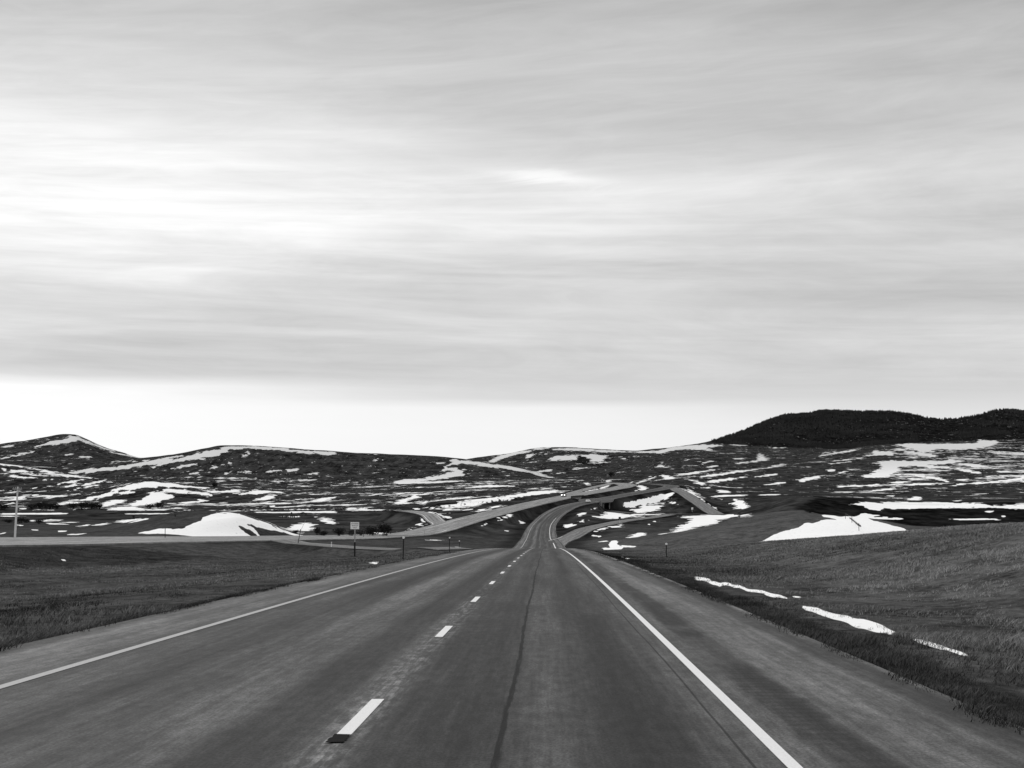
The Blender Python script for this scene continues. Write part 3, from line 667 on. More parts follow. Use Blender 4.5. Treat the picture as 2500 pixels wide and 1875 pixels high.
def asphalt_material(name, k=1.0, main=True):
    """uses UV = (metres right of the centre line, metres along the road)"""
    m, g = mat(name)
    uv = g.n('ShaderNodeUVMap'); uv.uv_map = 'UVMap'
    sp = g.n('ShaderNodeSeparateXYZ'); g.l(uv.outputs[0], sp.inputs[0])
    la, al = sp.outputs[0], sp.outputs[1]
    long1 = g.noise(g.xyz(g.m('MULTIPLY', la, 1.1), g.m('MULTIPLY', al, 0.020), 0.0), 1.0, 5, 0.60, 0.15)
    long2 = g.noise(g.xyz(g.m('MULTIPLY', la, 5.5), g.m('MULTIPLY', al, 0.10), 5.0), 1.0, 4, 0.6)
    patch = g.noise(g.xyz(g.m('MULTIPLY', la, 0.8), g.m('MULTIPLY', al, 0.22), 2.0), 1.0, 5, 0.62, 0.3)
    grain = g.noise(g.xyz(g.m('MULTIPLY', la, 38.0), g.m('MULTIPLY', al, 19.0), 1.0), 1.0, 3, 0.7)
    mott = g.noise(g.xyz(g.m('MULTIPLY', la, 7.0), g.m('MULTIPLY', al, 2.2), 8.0), 1.0, 4, 0.65)
    v = (0.066 if main else 0.073) * k
    streak = g.noise(g.xyz(g.m('MULTIPLY', la, 16.0), g.m('MULTIPLY', al, 0.55), 3.0), 1.0, 4, 0.65)
    def band(x, lo, hi, a, b): return g.sm(x, lo, hi, a, b)
    t = band(long1, 0.34, 0.66, 0.66, 1.34)
    t = g.m('MULTIPLY', t, band(long2, 0.30, 0.70, 0.86, 1.14))
    t = g.m('MULTIPLY', t, band(patch, 0.30, 0.70, 0.74, 1.26))
    t = g.m('MULTIPLY', t, band(mott, 0.28, 0.72, 0.74, 1.26))
    t = g.m('MULTIPLY', t, band(streak, 0.28, 0.72, 0.82, 1.18))
    t = g.m('MULTIPLY', t, band(grain, 0.28, 0.72, 0.62, 1.38))
    if main:
        wob = g.m('MULTIPLY', g.m('SUBTRACT', long1, 0.5), 0.7)
        f = g.m('DIVIDE', g.m('ADD', g.m('ADD', la, wob), 8.1), 12.43, clamp=True)
        def s(lat): return (lat + 8.1) / 12.43
        pr = g.ramp(f, [(0.0, 1.0), (s(-7.9), 0.8), (s(-7.4), 1.7), (s(-6.7), 1.45), (s(-6.17), 0.85), (s(-5.4), 0.92), (s(-4.7), 0.42), (s(-4.2), 0.85), (s(-3.6), 1.55), (s(-3.1), 1.25), (s(-2.65), 0.42), (s(-2.1), 0.46), (s(-1.77), 1.05), (s(-1.45), 0.60), (s(-1.0), 0.66), (s(-0.7), 0.50),
                        (s(-0.4), 0.76), (s(0.1), 0.90), (s(0.7), 0.50), (s(1.2), 0.78), (s(1.9), 1.0), (s(2.2), 1.0), (s(2.9), 1.55), (s(3.7), 1.5), (s(3.92), 0.62), (s(4.12), 0.70), (s(4.2), 1.8), (1.0, 1.9)])
        t = g.m('MULTIPLY', t, pr)
        # ground-in rumble strip on the right shoulder, dirty in places
        rn = g.noise(g.xyz(0.0, g.m('MULTIPLY', al, 0.10), 0.0), 1.0, 3, 0.6)
        en = g.m('MULTIPLY', g.m('SUBTRACT', patch, 0.5), 0.55)
        rl = g.m('ADD', la, en)
        rb = g.m('MULTIPLY', g.m('MULTIPLY', g.sm(rl, 2.12, 2.26), g.sm(rl, 2.80, 2.62)), g.sm(rn, 0.38, 0.50))
        rip = g.sm(g.m('ABSOLUTE', g.m('SUBTRACT', g.m('FRACT', g.m('MULTIPLY', al, 3.2)), 0.5)), 0.12, 0.38)
        t = g.m('MULTIPLY', t, g.mix(rb, 1.0, g.mix(rip, 0.43, 0.55)))
        # sealed joint down the middle of the right lane, and a finer crack by the edge line
        cw = g.m('SUBTRACT', g.noise(g.xyz(0.0, g.m('MULTIPLY', al, 0.045), 11.0), 1.0, 4, 0.55), 0.5)
        cl = g.m('ABSOLUTE', g.m('SUBTRACT', g.m('ADD', la, 0.40), g.m('MULTIPLY', cw, 0.20)))
        ck = g.m('MULTIPLY', g.sm(g.m('ADD', cl, g.m('MULTIPLY', g.m('SUBTRACT', streak, 0.5), 0.09)), 0.038, 0.016), g.sm(streak, 0.30, 0.46, 0.55, 1.0))
        c2 = g.m('ABSOLUTE', g.m('SUBTRACT', g.m('SUBTRACT', la, 1.58), g.m('MULTIPLY', cw, 0.16)))
        ck2 = g.m('MULTIPLY', g.sm(c2, 0.018, 0.008), 0.8)
        t = g.m('MULTIPLY', t, g.mix(g.m('MAXIMUM', ck, ck2), 1.0, 0.14))
        # worn scuffs beside the dashed line
        du = g.m('ABSOLUTE', g.m('ADD', la, 1.77))
        t = g.m('MULTIPLY', t, g.m('ADD', 1.0, g.m('MULTIPLY', g.m('MULTIPLY', g.sm(du, 0.34, 0.04), g.sm(g.m('MULTIPLY_ADD', streak, 0.5, g.m('MULTIPLY', mott, 0.5)), 0.46, 0.60)), 0.85)))
    base = grey(g, g.m('MULTIPLY', t, v))
    finish(g, base, g.m('MULTIPLY_ADD', patch, 0.2, 0.56), 0.06, grain, 0.35, 0.01)
    return m
M_ASPH = asphalt_material("worn_asphalt")
M_ASPH2 = asphalt_material("pale_asphalt", 2.8, False)
M_ASPH4 = asphalt_material("ramp_asphalt", 1.9, False)
M_ASPH3 = asphalt_material("dark_asphalt", 0.55, False)
M_GRAVEL = asphalt_material("gravel", 1.8, False)

def paint(name, v, wear):
    m, g = mat(name)
    geo = g.n('ShaderNodeNewGeometry')
    n = g.noise(geo.outputs['Position'], 16.0, 6, 0.75)
    big = g.noise(geo.outputs['Position'], 0.35, 3, 0.6)
    w = g.sm(g.m('MULTIPLY_ADD', big, 0.30, n), wear + 0.15, wear + 0.27)
    fin = g.noise(geo.outputs['Position'], 60.0, 3, 0.7)
    a = g.mix(w, 0.13, g.m('MULTIPLY', g.m('MULTIPLY_ADD', fin, 0.7, 0.62), v))
    finish(g, grey(g, a), 0.7, 0.3)
    return m
M_WHITE = paint("white_road_paint", 0.70, 0.24)
M_YELLOW = paint("worn_yellow_paint", 0.36, 0.30)
M_TAR = simple("tar_patch", 0.008, 0.9, 0.03, 12, 0.5)

# ------------------------------------------------------------------ mesh helpers
def link_mesh(name, verts, faces, m, parent=None, smooth=False, kind=None):
    me = bpy.data.meshes.new(name)
    me.from_pydata([tuple(v) for v in verts], [], faces)
    me.update()
    if m is not None:
        me.materials.append(m)
    if smooth:
        me.polygons.foreach_set('use_smooth', np.ones(len(me.polygons), bool))
    o = bpy.data.objects.new(name, me)
    COL.objects.link(o)
    if parent is not None:
        o.parent = parent
    if kind:
        o['kind'] = kind
    return o
def grid_mesh(name, r0, r1, m):
    nr = r1 - r0
    me = bpy.data.meshes.new(name)
    co = np.stack([GX[r0:r1], GY[r0:r1], GZ[r0:r1]], -1).reshape(-1, 3).astype(np.float32)
    me.vertices.add(len(co)); me.vertices.foreach_set('co', co.ravel())
    a = (np.arange(nr - 1)[:, None] * NC + np.arange(NC - 1)[None, :]).ravel()
    q = np.stack([a, a + 1, a + NC + 1, a + NC], -1).astype(np.int32)
    me.loops.add(q.size); me.loops.foreach_set('vertex_index', q.ravel())
    me.polygons.add(len(q)); me.polygons.foreach_set('loop_start', np.arange(0, q.size, 4, dtype=np.int32))
    me.polygons.foreach_set('use_smooth', np.ones(len(q), bool))
    me.update(calc_edges=True)
    for nm, arr in (('snow', SN), ('streak', DN), ('brush_shade', DK), ('verge', VERGE)):
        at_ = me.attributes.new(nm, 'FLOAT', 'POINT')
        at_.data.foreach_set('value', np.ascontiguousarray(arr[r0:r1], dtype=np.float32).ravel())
    me.materials.append(m)
    o = bpy.data.objects.new(name, me)
    COL.objects.link(o)
    o['kind'] = 'structure'
    return o
rsplit = int(np.searchsorted(rows, 1850))
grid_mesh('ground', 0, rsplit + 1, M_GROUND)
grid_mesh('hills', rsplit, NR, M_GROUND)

def ribbon(name, road, lats, m, dz=0.0, i0=0, i1=None, skirt=0.5, kind='structure', lat0=0.0):
    i1 = len(road.p) if i1 is None else i1
    V, Fc, UV = [], [], []
    ls = list(lats)
    cols = ([(ls[0], -skirt)] if skirt else []) + [(l_, 0.0) for l_ in ls] + ([(ls[-1], -skirt)] if skirt else [])
    n = len(cols)
    for i in range(i0, i1):
        for l_, dd in cols:
            V.append(road.xy(i, l_, dz + dd)); UV.append((l_, road.s[i]))
    for i in range(i1 - i0 - 1):
        for j in range(n - 1):
            a = i * n + j
            Fc.append((a, a + 1, a + n + 1, a + n))
    o = link_mesh(name, V, Fc, m, kind=kind)
    me = o.data
    uvl = me.uv_layers.new(name='UVMap')
    li = np.empty(len(me.loops), np.int32); me.loops.foreach_get('vertex_index', li)
    uvl.data.foreach_set('uv', np.array(UV, np.float32)[li].ravel())
    return o
ribbon('road', EAST, np.linspace(-8.1, 4.33, 9), M_ASPH)
ribbon('westbound_road', WEST, np.linspace(-8.0, 7.0, 7), M_ASPH2)
ribbon('exit_ramp', OFF, (-3.6, 0, 3.6), M_ASPH4, -0.03)
ribbon('entrance_ramp', ON, (-4.2, 0, 4.2), M_ASPH4, -0.03)
ribbon('curved_ramp', WRAMP, (-4, 0, 4), M_ASPH2, -0.03)
ribbon('merging_ramp', LOOP, (-3.5, 0, 3.5), M_ASPH2, -0.03)
ribbon('crossroad', CROSS, (-4.5, 0, 4.5), M_ASPH3)
ribbon('gravel_crossover', OVER, (-2.6, 0, 2.6), M_GRAVEL, -0.16, skirt=0.1)

# painted lines, 5 mm above the asphalt close by and a little more far off
def stripe(name, road, lat, w, m, i0, i1, dz=0.006):
    return ribbon(name, road, (lat - w / 2, lat + w / 2), m, dz, i0, i1, skirt=0)
eE = EAST.pick(1500)
iG = EAST.pick(452)
stripe('edge_line_marking', EAST, 1.88, 0.115, M_WHITE, 0, EAST.pick(300))
stripe('edge_line_marking', EAST, 1.88, 0.24, M_WHITE, EAST.pick(300), EAST.pick(438), 0.02)
stripe('edge_line_marking', EAST, 1.88, 0.20, M_WHITE, EAST.pick(500), EAST.pick(800), 0.03)
stripe('yellow_edge_line_marking', EAST, -6.17, 0.15, M_YELLOW, 0, EAST.pick(330))
stripe('yellow_edge_line_marking', EAST, -6.17, 0.18, M_YELLOW, EAST.pick(330), EAST.pick(960), 0.02)
def quad_on(name, Y0, Y1, l0, l1, m, dz):
    V = []; n = 3
    for k in range(n):
        Y = Y0 + (Y1 - Y0) * k / (n - 1)
        for l_ in (l0, l1):
            V.append((AZR * Y + l_, Y, float(near_z(Y)) + dz))
    return V, [(2 * k, 2 * k + 1, 2 * k + 3, 2 * k + 2) for k in range(n - 1)]
V, Fc = [], []
for k in range(-3, 20):
    Y1 = 16.55 + 12.1 * k
    v_, f_ = quad_on('', Y1 - 2.85, Y1, -1.77 - 0.066, -1.77 + 0.066, None, 0.007)
    b_ = len(V); V += v_; Fc += [tuple(b_ + q for q in f) for f in f_]
link_mesh('lane_dash_markings', V, Fc, M_WHITE, kind='structure')
rngp = random.Random(3)
V = []
lo_, hi_ = [], []
for k in range(9):
    y_ = 13.22 + 0.50 * k / 8
    lo_.append((AZR * y_ - 1.77 - 0.082 + rngp.uniform(-.012, .012), y_)); hi_.append((AZR * y_ - 1.77 + 0.070 + rngp.uniform(-.012, .012), y_))
V = [(x_, y_ + rngp.uniform(-.03, .03), float(near_z(y_)) + 0.013) for x_, y_ in lo_ + hi_[::-1]]
link_mesh('tar_patch', V, [tuple(range(18))[::-1]], M_TAR, kind='structure')
# ramp lines
stripe('ramp_line_marking', WRAMP, -3.2, 0.3, M_WHITE, 12, len(WRAMP.p) - 25, 0.0)
stripe('ramp_line_marking', WRAMP, 3.2, 0.3, M_WHITE, 16, 48, 0.0)
stripe('edge_line_marking', WEST, -4.6, 0.3, M_WHITE, WEST.pick(590), WEST.pick(705), 0.02)
stripe('ramp_line_marking', OFF, -3.2, 0.22, M_WHITE, 30, 58, 0.0)

# ================================================================== things
M_WOOD = simple("weathered_wood", 0.30, 0.85, 0.2, 3.0, 0.35)
M_DARKWOOD = simple("dark_post", 0.018, 0.8, 0.2, 8.0, 0.3)
M_PALEPOLE = simple("bleached_wood", 0.60, 0.85, 0.2, 4.0, 0.2)
M_METAL = simple("galvanised_steel", 0.30, 0.5, 0.4, 5.0, 0.2)
M_SIGNFACE = simple("white_sign_sheet", 0.82, 0.5, 0.3, 3.0, 0.05)
M_BLACK = simple("black_lettering", 0.03, 0.6, 0.3)
M_REFL = simple("white_reflector", 0.85, 0.3, 0.5)
M_CONC = simple("concrete", 0.22, 0.9, 0.2, 0.8, 0.25)
M_DARKRAIL = simple("dark_weathered_barrier", 0.035, 0.8, 0.2, 1.5, 0.3)
M_TWIG = simple("bare_twigs", 0.022, 1.0, 0.0, 1.2, 0.5)
M_CONIFER = simple("dark_conifer_foliage", 0.026, 1.0, 0.0, 0.012, 0.95)
M_HIDE = simple("black_cattle_hide", 0.015, 0.8, 0.2, 3.0, 0.4)

def tag(o, label, cat, group=None):
    o['label'] = label
    o['category'] = cat
    if group:
        o['group'] = group
    return o
def empty(name, loc, rz=0.0):
    o = bpy.data.objects.new(name, None)
    COL.objects.link(o)
    o.location = loc
    o.rotation_euler = (0, 0, rz)
    return o
class MB:
    def __init__(self):
        self.bm = bmesh.new()
    def box(self, c, s, rot=None):
        m = Matrix.Translation(Vector(c)) @ (rot if rot is not None else Matrix()) @ Matrix.Diagonal((s[0], s[1], s[2], 1))
        bmesh.ops.create_cube(self.bm, size=1.0, matrix=m)
        return self
    def rod(self, a, b, r0, r1=None, n=8):
        a = Vector(a); b = Vector(b)
        d = b - a
        m = Matrix.Translation((a + b) / 2) @ d.to_track_quat('Z', 'Y').to_matrix().to_4x4()
        bmesh.ops.create_cone(self.bm, cap_ends=True, segments=n, radius1=r0, radius2=r0 if r1 is None else r1, depth=d.length, matrix=m)
        return self
    def ball(self, c, s, n=10):
        bmesh.ops.create_uvsphere(self.bm, u_segments=n, v_segments=max(5, n // 2 + 1), radius=1.0, matrix=Matrix.Translation(Vector(c)) @ Matrix.Diagonal((s[0], s[1], s[2], 1)))
        return self
    def prism(self, outline, y0, y1):
        """outline in x,z swept from y0 to y1"""
        f = [self.bm.verts.new((x, y0, z)) for x, z in outline]
        b = [self.bm.verts.new((x, y1, z)) for x, z in outline]
        n = len(outline)
        self.bm.faces.new(f); self.bm.faces.new(b[::-1])
        for i in range(n):
            self.bm.faces.new((f[i], b[i], b[(i + 1) % n], f[(i + 1) % n]))
        return self
    def bevel(self, w, seg=2):
        bmesh.ops.bevel(self.bm, geom=list(self.bm.edges), offset=w, segments=seg, affect='EDGES', profile=0.6)
        return self
    def build(self, name, m, parent=None, smooth=False):
        bmesh.ops.recalc_face_normals(self.bm, faces=self.bm.faces[:])
        me = bpy.data.meshes.new(name)
        self.bm.to_mesh(me); self.bm.free()
        me.materials.append(m)
        if smooth:
            me.polygons.foreach_set('use_smooth', np.ones(len(me.polygons), bool))
        o = bpy.data.objects.new(name, me)
        COL.objects.link(o)
        if parent is not None:
            o.parent = parent
        return o
def dup(root, loc, rz, label, scale=None):
    r = root.copy(); COL.objects.link(r)
    r.location = loc; r.rotation_euler = (0, 0, rz); r['label'] = label
    if scale is not None:
        r.scale = scale
    for ch in list(root.children):
        c = ch.copy(); COL.objects.link(c); c.parent = r
        for gch in list(ch.children):
            d = gch.copy(); COL.objects.link(d); d.parent = c
    return r

# ------------------------------------------------------------------ bridges over the crossroad
def bridge(rd, i, label, rail):
    a = math.atan2(rd.tan[i, 1], rd.tan[i, 0])
    t = empty('road_bridge', rd.xy(i, 0.0), a)          # local x runs along the road, local y to its left
    tag(t, label, 'bridge', 'bridges carrying the highway over the crossroad')
    wl, wr = -rd.l + 0.5, rd.r + 0.5
    MB().box((0, (wl - wr) / 2, -0.95), (40, wl + wr, 0.9)).build('deck', M_CONC, t)
    for yy in (wl - 0.1, -wr + 0.1):
        MB().box((0, yy, 0.15), (44, 0.35, 1.3)).bevel(0.06, 1).build('parapet', rail, t)
    for xx in (-7.5, 7.5):
        p = MB()
        for k in (-0.6, 0.0, 0.6):
            p.rod((xx, (wl - wr) / 2 + k * wl, -1.42), (xx, (wl - wr) / 2 + k * wl, -8.5), 0.45, n=12)
        p.box((xx, (wl - wr) / 2, -1.75), (1.0, wl + wr - 1.0, 0.64))
        p.build('pier', M_CONC, t)
    for xx in (-19.6, 19.6):
        MB().box((xx, (wl - wr) / 2, -3.6), (1.2, wl + wr + 1.5, 4.3)).build('abutment', M_CONC, t)
bridge(EAST, BR_E, 'low highway bridge with pale parapets beyond the white sedan', M_CONC)
bridge(WEST, BR_W, 'farther highway bridge with long dark parapet beside the oncoming car', M_DARKRAIL)

# ------------------------------------------------------------------ vehicles
def glossy(name, v, metal=0.0, rough=0.3):
    m, g = mat(name)
    tc = g.n('ShaderNodeTexCoord')
    n = g.noise(tc.outputs['Object'], 3.0, 4, 0.6)
    b = finish(g, grey(g, g.m('MULTIPLY', g.m('MULTIPLY_ADD', n, 0.2, 0.9), v)), rough, 0.5)
    b.inputs['Metallic'].default_value = metal
    return m
M_CARDARK = glossy("black_car_paint", 0.008, 0, 0.45)
M_CARWHITE = glossy("white_car_paint", 0.82, 0, 0.3)
M_GLASS = glossy("tinted_glass", 0.03, 0, 0.08)
M_TYRE = simple("tyre_rubber", 0.02, 0.9, 0.1)
M_RIM = glossy("alloy_rim", 0.5, 0.8, 0.35)
M_TAIL = glossy("tail_light_lens", 0.10)
mh, g_ = mat("lit_headlight")
e_ = g_.n('ShaderNodeEmission'); e_.inputs[0].default_value = (1, 0.99, 0.97, 1); e_.inputs[1].default_value = 14.0
o_ = g_.n('ShaderNodeOutputMaterial'); g_.l(e_.outputs[0], o_.inputs[0])
M_LAMP = mh
M_LAMPOFF = glossy("clear_lamp_lens", 0.6)
def car(name, loc, heading, label, cat, paint_, tall, lit):
    """local x forwards, y left, z up"""
    t = empty(name, loc, heading)
    tag(t, label, cat)
    if tall:
        L, W, H, hood, belt = 4.8, 1.92, 1.72, 1.08, 1.10
        low = [(-2.38, 0.42), (-2.40, 0.80), (-2.34, 1.10), (0.95, 1.12), (2.05, 1.00), (2.34, 0.80), (2.36, 0.42), (1.9, 0.28), (-1.9, 0.28)]
        top = [(-2.30, 1.10), (-2.02, 1.62), (-1.3, 1.71), (-0.1, 1.70), (0.30, 1.62), (1.02, 1.12)]
    else:
        L, W, H, hood, belt = 4.7, 1.82, 1.46, 0.92, 0.94
        low = [(-2.30, 0.38), (-2.34, 0.72), (-2.24, 0.96), (-1.5, 1.00), (0.95, 0.96), (2.02, 0.82), (2.30, 0.62), (2.30, 0.34), (1.9, 0.24), (-1.9, 0.24)]
        top = [(-1.90, 0.98), (-1.22, 1.38), (-0.5, 1.46), (0.15, 1.43), (1.10, 0.95)]
    b = MB().prism(low, -W / 2, W / 2).bevel(0.07, 2)
    n0 = len(b.bm.verts)
    b.prism(top, -W / 2 + 0.12, W / 2 - 0.12)
    b.bm.verts.ensure_lookup_table()
    for v in list(b.bm.verts)[n0:]:
        v.co.y *= 1.0 - 0.17 * max(0.0, (v.co.z - belt)) / (H - belt)
    b.build('body', paint_, t)
    zt = top[-2][1]
    # glazing stands 5 mm proud of the cabin
    def slab(p0, p1, q0, q1, off):
        P = [Vector(p0), Vector(p1), Vector(q1), Vector(q0)]
        nrm = (P[1] - P[0]).cross(P[3] - P[0]).normalized()
        m_ = MB()
        f = [m_.bm.verts.new(p + nrm * off) for p in P]; k_ = [m_.bm.verts.new(p - nrm * off) for p in P]
        m_.bm.faces.new(f); m_.bm.faces.new(k_[::-1])
        for i in range(4):
            m_.bm.faces.new((f[i], k_[i], k_[(i + 1) % 4], f[(i + 1) % 4]))
        return m_
    def yat(z): return (W / 2 - 0.12) * (1.0 - 0.17 * max(0.0, z - belt) / (H - belt))
    (xa, za), (xb, zb) = top[-1], top[-2]
    def lerp(u, v, k): return u + (v - u) * k
    w0, w1 = (lerp(xa, xb, .08), lerp(za, zb, .08)), (lerp(xa, xb, .92), lerp(za, zb, .92))
    slab((w0[0], -yat(w0[1]) + .08, w0[1]), (w0[0], yat(w0[1]) - .08, w0[1]), (w1[0], -yat(w1[1]) + .06, w1[1]), (w1[0], yat(w1[1]) - .06, w1[1]), 0.012).build('windscreen', M_GLASS, t)
    (xa, za), (xb, zb) = top[0], top[1]
    w0, w1 = (lerp(xa, xb, .12), lerp(za, zb, .12)), (lerp(xa, xb, .9), lerp(za, zb, .9))
    slab((w0[0], -yat(w0[1]) + .1, w0[1]), (w0[0], yat(w0[1]) - .1, w0[1]), (w1[0], -yat(w1[1]) + .08, w1[1]), (w1[0], yat(w1[1]) - .08, w1[1]), 0.012).build('rear_window', M_GLASS, t)
    z0, z1 = belt + 0.05, H - 0.12
    for s_ in (-1, 1):
        m_ = slab((top[0][0] + 0.45, s_ * yat(z0), z0), (top[-1][0] - 0.28, s_ * yat(z0), z0), (top[1][0] + 0.22, s_ * yat(z1), z1), (top[-2][0] - 0.05, s_ * yat(z1), z1), 0.012)
        m_.build('side_window', M_GLASS, t)
        MB().box((top[-1][0] - 0.25, s_ * (W / 2 + 0.06), belt + 0.06), (0.14, 0.2, 0.14)).bevel(0.03, 1).build('wing_mirror', paint_, t)
    r = 0.37 if tall else 0.33
    for sx in (-1.42, 1.42):
        for sy in (-1, 1):
            w_ = MB().rod((sx, sy * (W / 2 - 0.2), r), (sx, sy * (W / 2 + 0.02), r), r, n=20).build('wheel', M_TYRE, t)
            MB().rod((sx, sy * (W / 2 + 0.005), r), (sx, sy * (W / 2 + 0.035), r), r * 0.62, r * 0.56, n=16).build('rim', M_RIM, w_)
    for sy in (-1, 1):
        if lit:
            MB().ball((2.33, sy * 0.72, hood - 0.20), (0.09, 0.20, 0.16), 12).build('headlight', M_LAMP, t)
        else:
            MB().ball((2.12, sy * 0.66, 0.72), (0.16, 0.22, 0.09), 10).build('headlight', M_LAMPOFF, t)
        MB().box((-2.32, sy * 0.70, belt - 0.12), (0.10, 0.34, 0.16)).bevel(0.02, 1).build('tail_light', M_TAIL, t)
    MB().box((-2.36, 0, 0.62), (0.04, 0.52, 0.16)).build('number_plate', M_SIGNFACE, t)
    MB().box((2.34 if tall else 2.29, 0, 0.60), (0.06, 1.0, 0.22)).bevel(0.02, 1).build('grille', M_BLACK, t)
    return t
def placed(t):
    t.scale = (1.18, 1.18, 1.18)
def on_road(rd, px):
    best = None
    for i in range(len(rd.p)):
        if 700 < rd.p[i, 1] < 1060:
            x_, _ = to_px(rd.p[i, 0], rd.p[i, 1], rd.p[i, 2])
            if best is None or abs(x_ - px) < best[0]:
                best = (abs(x_ - px), i)
    return best[1]
iw = on_road(WEST, 1383)
aw = math.atan2(WEST.tan[iw, 1], WEST.tan[iw, 0]) + math.pi
placed(car('oncoming_car', WEST.xy(iw, -1.5, 0.02), aw, 'black car with both headlights lit, driving towards the viewer', 'car', M_CARDARK, True, True))
ie = on_road(EAST, 1437)
ae = math.atan2(EAST.tan[ie, 1], EAST.tan[ie, 0])
placed(car('white_sedan', EAST.xy(ie, 0.0, 0.02), ae, 'white sedan driving away on the curve before the bridge', 'car', M_CARWHITE, False, False))

# ------------------------------------------------------------------ posts, signs, poles
def delineator(px, Y, h, lean, label):
    p = foot(px, Y)
    t = empty('delineator_post', p)
    tag(t, label, 'roadside post', 'reflector posts beside our carriageway')
    MB().box((lean * (h / 2 - 0.2), 0, h / 2 - 0.25), (0.075, 0.045, h + 0.5), Matrix.Rotation(lean, 4, 'Y')).build('post', M_DARKWOOD, t)
    MB().rod((lean * h, -0.035, h + 0.02), (lean * h, -0.075, h + 0.02), 0.085, n=14).build('reflector', M_REFL, t)
    return t
delineator(984, 105, 1.50, 0.02, 'tall black reflector post on left verge, nearest of the posts in the median')
delineator(1097, 166, 1.50, 0.02, 'reflector post left of the road, standing before the bright snow strip')
delineator(1122, 240, 1.45, -0.03, 'farthest reflector post in the median, behind the snow strip near the crest')
delineator(1627, 120, 1.02, 0.0, 'thin reflector post with white dot on the right grass slope')

# information sign at the gravel crossover
p = foot(866, 207)
t = tag(empty('road_sign', p), 'white rectangular sign with black lettering on a tall square post', 'sign')
hs = 4.62
MB().box((0, 0, 0.75), (0.20, 0.20, 2.5)).build('lower_post', M_DARKWOOD, t)
MB().box((0, 0, 2.0 + (hs - 2.0) / 2 - 0.02), (0.15, 0.15, hs - 2.0)).build('upper_post', M_WOOD, t)
pn = MB().box((0, -0.10, hs - 0.46), (1.14, 0.03, 0.93)).build('sign_panel', M_SIGNFACE, t)
for k, wd in enumerate(('AUTHORIZED', 'VEHICLES', 'ONLY')):
    cu = bpy.data.curves.new('lettering', 'FONT')
    cu.body = wd; cu.size = 0.20; cu.align_x = 'CENTER'; cu.align_y = 'CENTER'; cu.extrude = 0.004
    tmp = bpy.data.objects.new('lettering', cu)
    COL.objects.link(tmp)
    bpy.context.view_layer.update()
    me = bpy.data.meshes.new_from_object(tmp.evaluated_get(bpy.context.evaluated_depsgraph_get()))
    bpy.data.objects.remove(tmp)
    me.materials.clear(); me.materials.append(M_BLACK)
    w_ = max(v.co.x for v in me.vertices) - min(v.co.x for v in me.vertices)
    for v in me.vertices:
        v.co.x *= min(1.0, 0.98 / w_)
    lo = bpy.data.objects.new('lettering', me)
    COL.objects.link(lo)
    lo.parent = pn
    lo.rotation_euler = (math.pi / 2, 0, 0)
    lo.location = (0, -0.122, hs - 0.46 + 0.26 - 0.26 * k)

# utility pole beyond the westbound road
p = foot(36, 212)
t = tag(empty('utility_pole', p), 'pale wooden utility pole with a short crossarm at the left edge', 'utility pole')
MB().rod((0, 0, -0.4), (0.28, 0, 7.05), 0.16, 0.105, 12).build('pole', M_PALEPOLE, t)
MB().box((0.26, -0.14, 6.75), (1.25, 0.10, 0.13)).build('crossarm', M_WOOD, t)
for xx in (-0.25, 0.02, 0.52, 0.78):
    MB().rod((xx, -0.14, 6.81), (xx, -0.14, 7.02), 0.045, 0.03, 8).build('insulator', M_METAL, t)
for xx in (-0.25, 0.78):
    MB().rod((xx, -0.14, 6.70), (0.25, -0.12, 6.25), 0.025, n=6).build('brace', M_METAL, t)

# leaning stake and its slanting stay, thin posts, white marker
p = foot(727, 300)
t = tag(empty('leaning_post', p), 'dark leaning post with a slanting stay beside the westbound road', 'post')
MB().rod((0, 0, -0.3), (0.52, 0, 2.75), 0.075, 0.065, 8).build('post', M_DARKWOOD, t)
MB().rod((0.45, 0, 2.3), (1.45, 0.3, 4.5), 0.030, n=6).build('stay', M_METAL, t)
p = foot(403, 292)
t = tag(empty('thin_post', p), 'thin dark upright post in front of the snowy mound', 'post')
MB().rod((0, 0, -0.3), (0, 0, 2.0), 0.065, 0.06, 8).build('post', M_DARKWOOD, t)
MB().ball((0, 0, 2.02), (0.08, 0.08, 0.05), 8).build('cap', M_DARKWOOD, t)
p = foot(809, 262)
t = tag(empty('marker_stake', p), 'short white marker stake on grass left of the sign', 'stake')
MB().box((0, 0, 0.30), (0.13, 0.05, 1.1)).bevel(0.012, 1).build('stake', M_REFL, t)
MB().box((0, -0.028, 0.66), (0.09, 0.006, 0.14)).build('reflector_strip', M_METAL, t)
p = foot(1037, 512)
t = tag(empty('gore_post', p), 'slim grey post standing on the pale pavement of the far curve', 'post')
MB().rod((0, 0, -0.3), (0, 0, 1.7), 0.07, 0.06, 8).build('post', M_METAL, t)
MB().box((0, -0.05, 1.45), (0.2, 0.02, 0.35)).build('plate', M_METAL, t)
p = foot(887, 440)
t = tag(empty('verge_post', p), 'small dark post on the road edge below the shrubs', 'post')
MB().rod((0, 0, -0.3), (0, 0, 1.1), 0.07, 0.06, 8).build('post', M_DARKWOOD, t)
MB().ball((0, 0, 1.12), (0.09, 0.09, 0.05), 8).build('cap', M_DARKWOOD, t)

